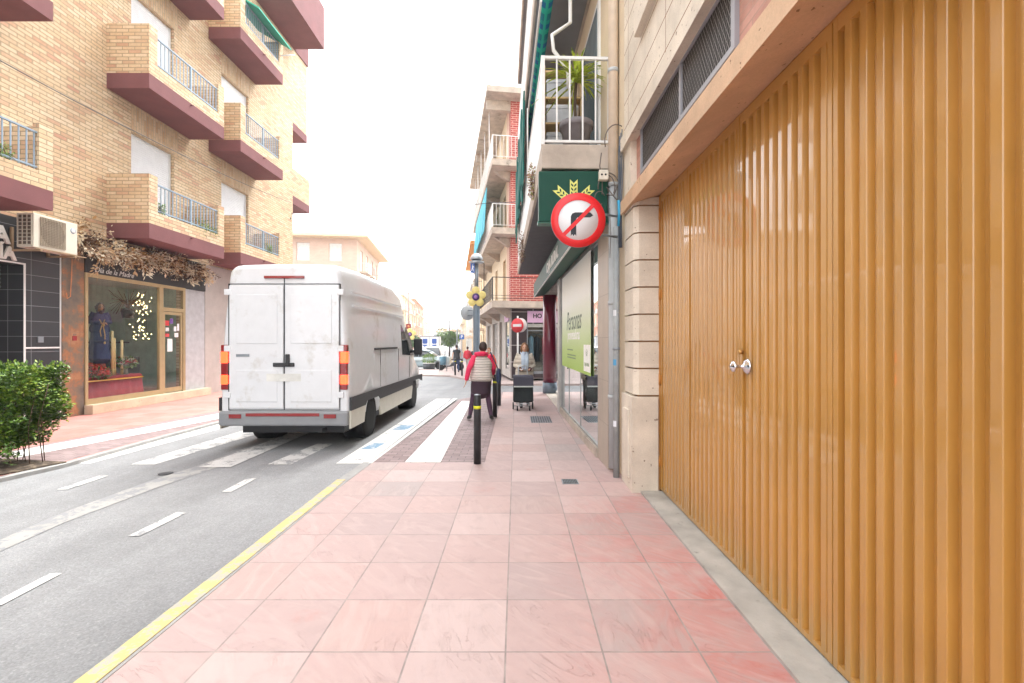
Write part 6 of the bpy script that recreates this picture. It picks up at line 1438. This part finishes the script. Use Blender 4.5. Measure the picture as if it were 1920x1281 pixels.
loop(arc((1.2, 4.0), .14, .2, 200, -70, 18)); loop(arc((1.08, 3.45), .10, .15, 190, -30)); loop(arc((1.10, 3.42), .14, .2, 150, -10)); loop([(1.02, 5.75, 3.86), (1.0, 5.75, 3.7), (1.03, 5.75, 3.5), (1.02, 5.7, 3.35)]); loop([(1.08, 5.75, 3.45), (1.2, 5.75, 3.3), (1.24, 5.68, 3.3)]); loop([(1.12, 5.75, 3.2), (1.13, 5.74, 2.9), (1.12, 5.74, 2.6)], .004)
loop([(1.08, 5.74, 3.36), (1.16, 5.72, 3.34), (1.22, 5.66, 3.5)], .009); loop(arc((1.0, 3.32), .06, .08, 20, 300), .005)
tag(cl_.build('loose_cables', mat('dull brown cable', '#6b625c', .7)), 'tangle of loose looping cables above the junction box', 'cables')
jb = thing('junction_box', 'small cream junction box under the looping cables', 'junction box', (1.03, 5.7, 3.62 - .0)); m = MB(False); m.box(.98, 1.09, 5.66, 5.74, 3.56, 3.68, .01); m.build('casing', mat('cream plastic', '#d9d2c4', .5), jb); m = MB(False); 
for x in (1.01, 1.055): m.lathe([(.001, 5.657), (.012, 5.657), (.012, 5.66), (.001, 5.66)], (x, 0, 3.62), 'y', 10)
m.build('sockets', M_black, jb); place(jb, (1.03, 5.7, 3.57)); 
bt = MB(False); bt.tube([(1.20, 5.63, 2.95), (1.205, 5.62, 3.1), (1.20, 5.62, 3.25)], .017, 8); tag(bt.build('blue_tape', mat('blue tape', '#2f9ac4', .5)), 'blue tape wrapped round the top of the narrow conduit', 'tape')
wp = MB(False); wp.tube([(.72, 6.4, 6.9), (.72, 6.4, 5.85), (.47, 6.3, 5.62), (.49, 6.3, 5.42), (.68, 6.35, 5.2), (.69, 6.35, 4.95)], .025, 10); tag(wp.build('bent_pipe', M_wpaint), 'white bent waste pipe above the balcony plant', 'pipe')
# balcony plant, shelf
bpnt = thing('potted_dracaena', 'dracaena with arching yellow green leaves in a grey pot on the bank balcony', 'potted plant', (.80, 6.4, 4.02)); random.seed(14)
m = MB(); m.lathe([(.001, 0), (.15, 0), (.20, .40), (.225, .40), (.225, .48), (.19, .48), (.185, .42), (.001, .42)]); m.build('pot', mat('grey plastic pot', '#857f82', .6, use='obj'), bpnt)
m = MB(); m.loft([(0, 0, .4), (-.02, 0, .7), (.0, 0, 1.1)], [.022, .02, .018], 8); m.build('stem', mat('bark', '#5d5044'), bpnt)
m = MB()
for i in range(60):
    a = i * 2.4 + random.uniform(-.3, .3); el = R(random.choice([75, 55, 35, 15, 0, -10]) + random.uniform(-8, 8)); L = random.uniform(.45, .62); d = Vector((math.cos(a) * math.cos(el), math.sin(a) * math.cos(el), math.sin(el))); p = Vector((0, 0, 1.02 + random.uniform(0, .14))); s = d.cross(Vector((0, 0, 1))).normalized(); prev = None; W = .019
    for k in range(8):
        t_ = k / 7; c = p + d * L * t_ + Vector((0, 0, -.42 * L * t_ ** 2.2)); wd = W * (1 - t_ ** 2.5) * (.55 + .45 * min(1, t_ * 4)) + .001; cur = (c + s * wd, c, c - s * wd)
        if prev: m.face([prev[0], prev[1] - Vector((0, 0, .004)), cur[1] - Vector((0, 0, .004)), cur[0]]); m.face([prev[1] - Vector((0, 0, .004)), prev[2], cur[2], cur[1] - Vector((0, 0, .004))])
        prev = cur
m.build('leaves', foliage('dracaena leaves', ['#5f7a20', '#8fa82c', '#b5c442', '#d9dd7a']), bpnt)
rk = thing('balcony_shelf', 'wooden shelf rack with boxes behind the dracaena', 'shelf', (.55, 7.1, 4.02)); m = MB(False)
for z in (4.35, 4.75, 5.12, 5.5): m.box(.40, .95, 6.95, 7.3, z, z + .025)
for x in (.40, .93): m.box(x, x + .02, 6.95, 7.3, 4.02, 5.6)
m.build('rack', mat('pale wood', '#c9ab7c', .7), rk)
for z, w_, c_, nn in ((4.375, .4, '#b9bcc0', 'grey box on the lowest shelf of the balcony rack'), (4.775, .45, '#c9cbd0', 'pale box on the middle shelf of the balcony rack'), (5.145, .38, '#a9adb3', 'grey box on the third shelf of the balcony rack')):
    b_ = MB(False); b_.box(.44, .44 + w_, 6.97, 7.25, z, z + .27, .01); b_.box(.43, .45 + w_, 6.96, 7.26, z + .21, z + .24); tag(b_.build('storage_box', mat('box ' + c_, c_, .5)), nn, 'box', 'boxes on the balcony shelf')
# trailing plants on balcony edges
def trail(label, c, n, r, cols, seed):
    random.seed(seed); t = thing('trailing_plant', label, 'plant', c); m = MB(); leafball(m, (0, 0, 0), r, n, .045, shell=.1); m.build('foliage', foliage('succulent ' + cols[0], cols), t)
    m = MB()
    for k in range(8): m.tube([(0, 0, r[2] * .6), (random.gauss(0, r[0] * .4), random.gauss(0, r[1] * .4), 0), (random.gauss(0, r[0] * .5), random.gauss(0, r[1] * .5), -r[2] * .9)], .004, 4)
    m.build('stems', M_twig, t)
q = Matrix.Rotation(BR, 3, 'Z')
def bkp(x, y, z): v = q @ Vector((x, y, z)); return (v.x + 1.147, v.y + 6, v.z)
trail('trailing succulent with pink and green rosettes hanging over the bank balcony edge', bkp(-.87, 1.2, 4.0), 260, (.06, .22, .26), ['#6f7a35', '#9aa05a', '#b08a78', '#8f5a5e'], 2)
trail('dark purple trailing plant at the far part of the bank balcony edge', bkp(-.87, 5.0, 3.75), 320, (.08, .7, .32), ['#4a3034', '#6f4a4c', '#7f6a3a', '#8f5a5e'], 3)
for (y, z, s, lab) in ((13.1, 4.62, 1.0, 'leafy potted plants behind the lower balcony railing above the flower shop'), (13.5, 4.55, .7, 'bright green plant spilling over the lower balcony kerb'), (11.6, 4.72, .35, 'small plant in a window box at the near end of the lower balcony'), (16.6, 4.7, .8, 'plants behind the railing of the lower balcony farther along'), (8.0, 4.72, .45, 'long leaf plant on the nearest lower balcony')):
    trail(lab, (XO - .07, y, z + .08), int(300 * s) + 60, (.10, .40 * s, .22 * s + .05), ['#3a5a22', '#587c30', '#86a845', '#9fbf50'], int(y * 10))
# laundry / bird-like thing omitted; wires
def wire(label, pts, r=.010):
    m = MB(); P = []
    for i in range(len(pts) - 1):
        a, b = Vector(pts[i]), Vector(pts[i + 1])
        for k in range(10): t_ = k / 10; P.append(a.lerp(b, t_) + Vector((0, 0, -.10 * (b - a).length / 12 * 4 * t_ * (1 - t_))))
    P.append(Vector(pts[-1])); m.tube(P, r, 5); tag(m.build('overhead_wire', mat('wire dark', '#4a4a4e', .7)), label, 'wire')
X1 = XO + .25
wire('dark wire running along the brick facade in front of the balconies', [(-8.0, yx(-60, -8.0), H + (CY - 80) / F * yx(-60, -8.0)), (-8.1, yx(240, -8.1), H + (CY - 240) / F * yx(240, -8.1)), (-9.3, yx(545, -9.3), H + (CY - 380) / F * yx(545, -9.3))], .009)
wire('long thin wire crossing the street to the corner building', [at(548, 402, 20.0), at(892, 437, 24)], .015)
wire('upper wire crossing the street towards the red brick balcony', [at(575, 405, 20.3), at(925, 380, 20.5), at(1000, 374, 16)], .015)
bkt = thing('wall_bracket', 'black wire bracket at the corner of the brick block', 'bracket', at(545, 405, 20.3)); m = MB(False); a = at(531, 400, 20.2); 
m.tube([at(531, 470, 20.2), at(531, 402, 20.2), at(549, 400, 20.3)], .018, 6); m.tube([at(533, 408, 20.2), at(545, 410, 20.2)], .05, 6); m.tube([at(540, 412, 20.2), at(534, 440, 20.2), at(533, 490, 20.2)], .012, 5); m.build('arm', M_black, bkt)
# poles far off
def pole(name, label, cat, px, Y, pytop, r, mt, extra=None):
    z0 = ground_z(Y) - .04; x = (px - CX) / F * Y; zt = H + (CY - pytop) / F * Y; t = thing(name, label, cat, (x, Y, z0)); m = MB(); m.tube([(0, 0, 0), (0, 0, zt - z0)], r, 8); m.build('pole', mt, t)
    if extra: extra(t, zt - z0)
    return t
def crossbar(t, h):
    m = MB(); m.tube([(-1.2, 0, h - .1), (1.7, 0, h - .1)], .03, 6); m.tube([(-.4, 0, h + .1), (.5, 0, h + .1)], .02, 6); m.build('crossbar', M_steel, t)
pole('utility_pole', 'slim utility pole with crossbar left of the box truck', 'pole', 766, 40, 548, .06, mat('brownish pole', '#a58f86', .7), crossbar)
def lampx(t, h):
    m = MB(); m.tube([(0, 0, h), (.5, 0, h + .12)], .03, 6); m.ball((.55, 0, h + .1), (.2, .1, .06), 10, 6); m.build('lamp_head', M_steel, t)
pole('street_lamp', 'thin tall lamp pole right of the tree beyond the truck', 'street lamp', 857, 62, 596, .09, M_steel, lampx); pole('street_lamp', 'thin dark lamp pole in front of the far red roof', 'street lamp', 843, 80, 600, .10, mat('dark pole', '#6f6a68', .7), lampx)
def psign(t, h):
    m = MB(); m.box(-.24, .24, -.04, -.02, h - .52, h - .02, .01); pl_ = m.build('plate', mat('sign blue', '#2a5fb0', .5), t); text('lettering', 'P', .46, M_wpaint, pl_, facing((0, -.045, h - .28), (0, -1, 0)), .002, bold=.01)
pole('parking_sign', 'blue parking sign with white P in front of the white house', 'traffic sign', 866, 50, 627, .04, M_steel, psign)
fo2 = copy_tree(fo); place(fo2, at(768.5, 627, 39.8), 0); fo2.scale = (1.6, 1.6, 1.6); tag(fo2, 'flower ornament on the slim utility pole')
for ch in KIDS.get(fo.name, []): pass
rq = thing('square_sign', 'small dark red square sign on the slim utility pole', 'sign', at(766, 612, 39.85)); m = MB(); m.box(-.2, .2, -.03, .0, -.2, .2, .02); m.build('plate', mat('dark red plate', '#8c1f26'), rq); m = MB(); disc(m, (0, 0, 0), .1, -.036, -.031); m.build('disc', mat('sign orange', '#d98a5a', .5), rq)
# ================================================================ pale volume added to imitate overexposure down the street
g_ = NG('haze air'); g_.t.nodes.remove(g_.b); pv_ = g_.n('VolumePrincipled'); pv_.inputs['Color'].default_value = (.93, .96, 1, 1); pv_.inputs['Density'].default_value = .0013; pv_.inputs['Anisotropy'].default_value = .2
g_.l(pv_.outputs[0], g_.t.nodes['Material Output'].inputs['Volume'])
hz_o = tag(MB().box(-130, 130, -40, 330, -2.2, 17.5).build('added_haze', g_.m), 'faint pale haze added to imitate the overexposed distance', kind='stuff')
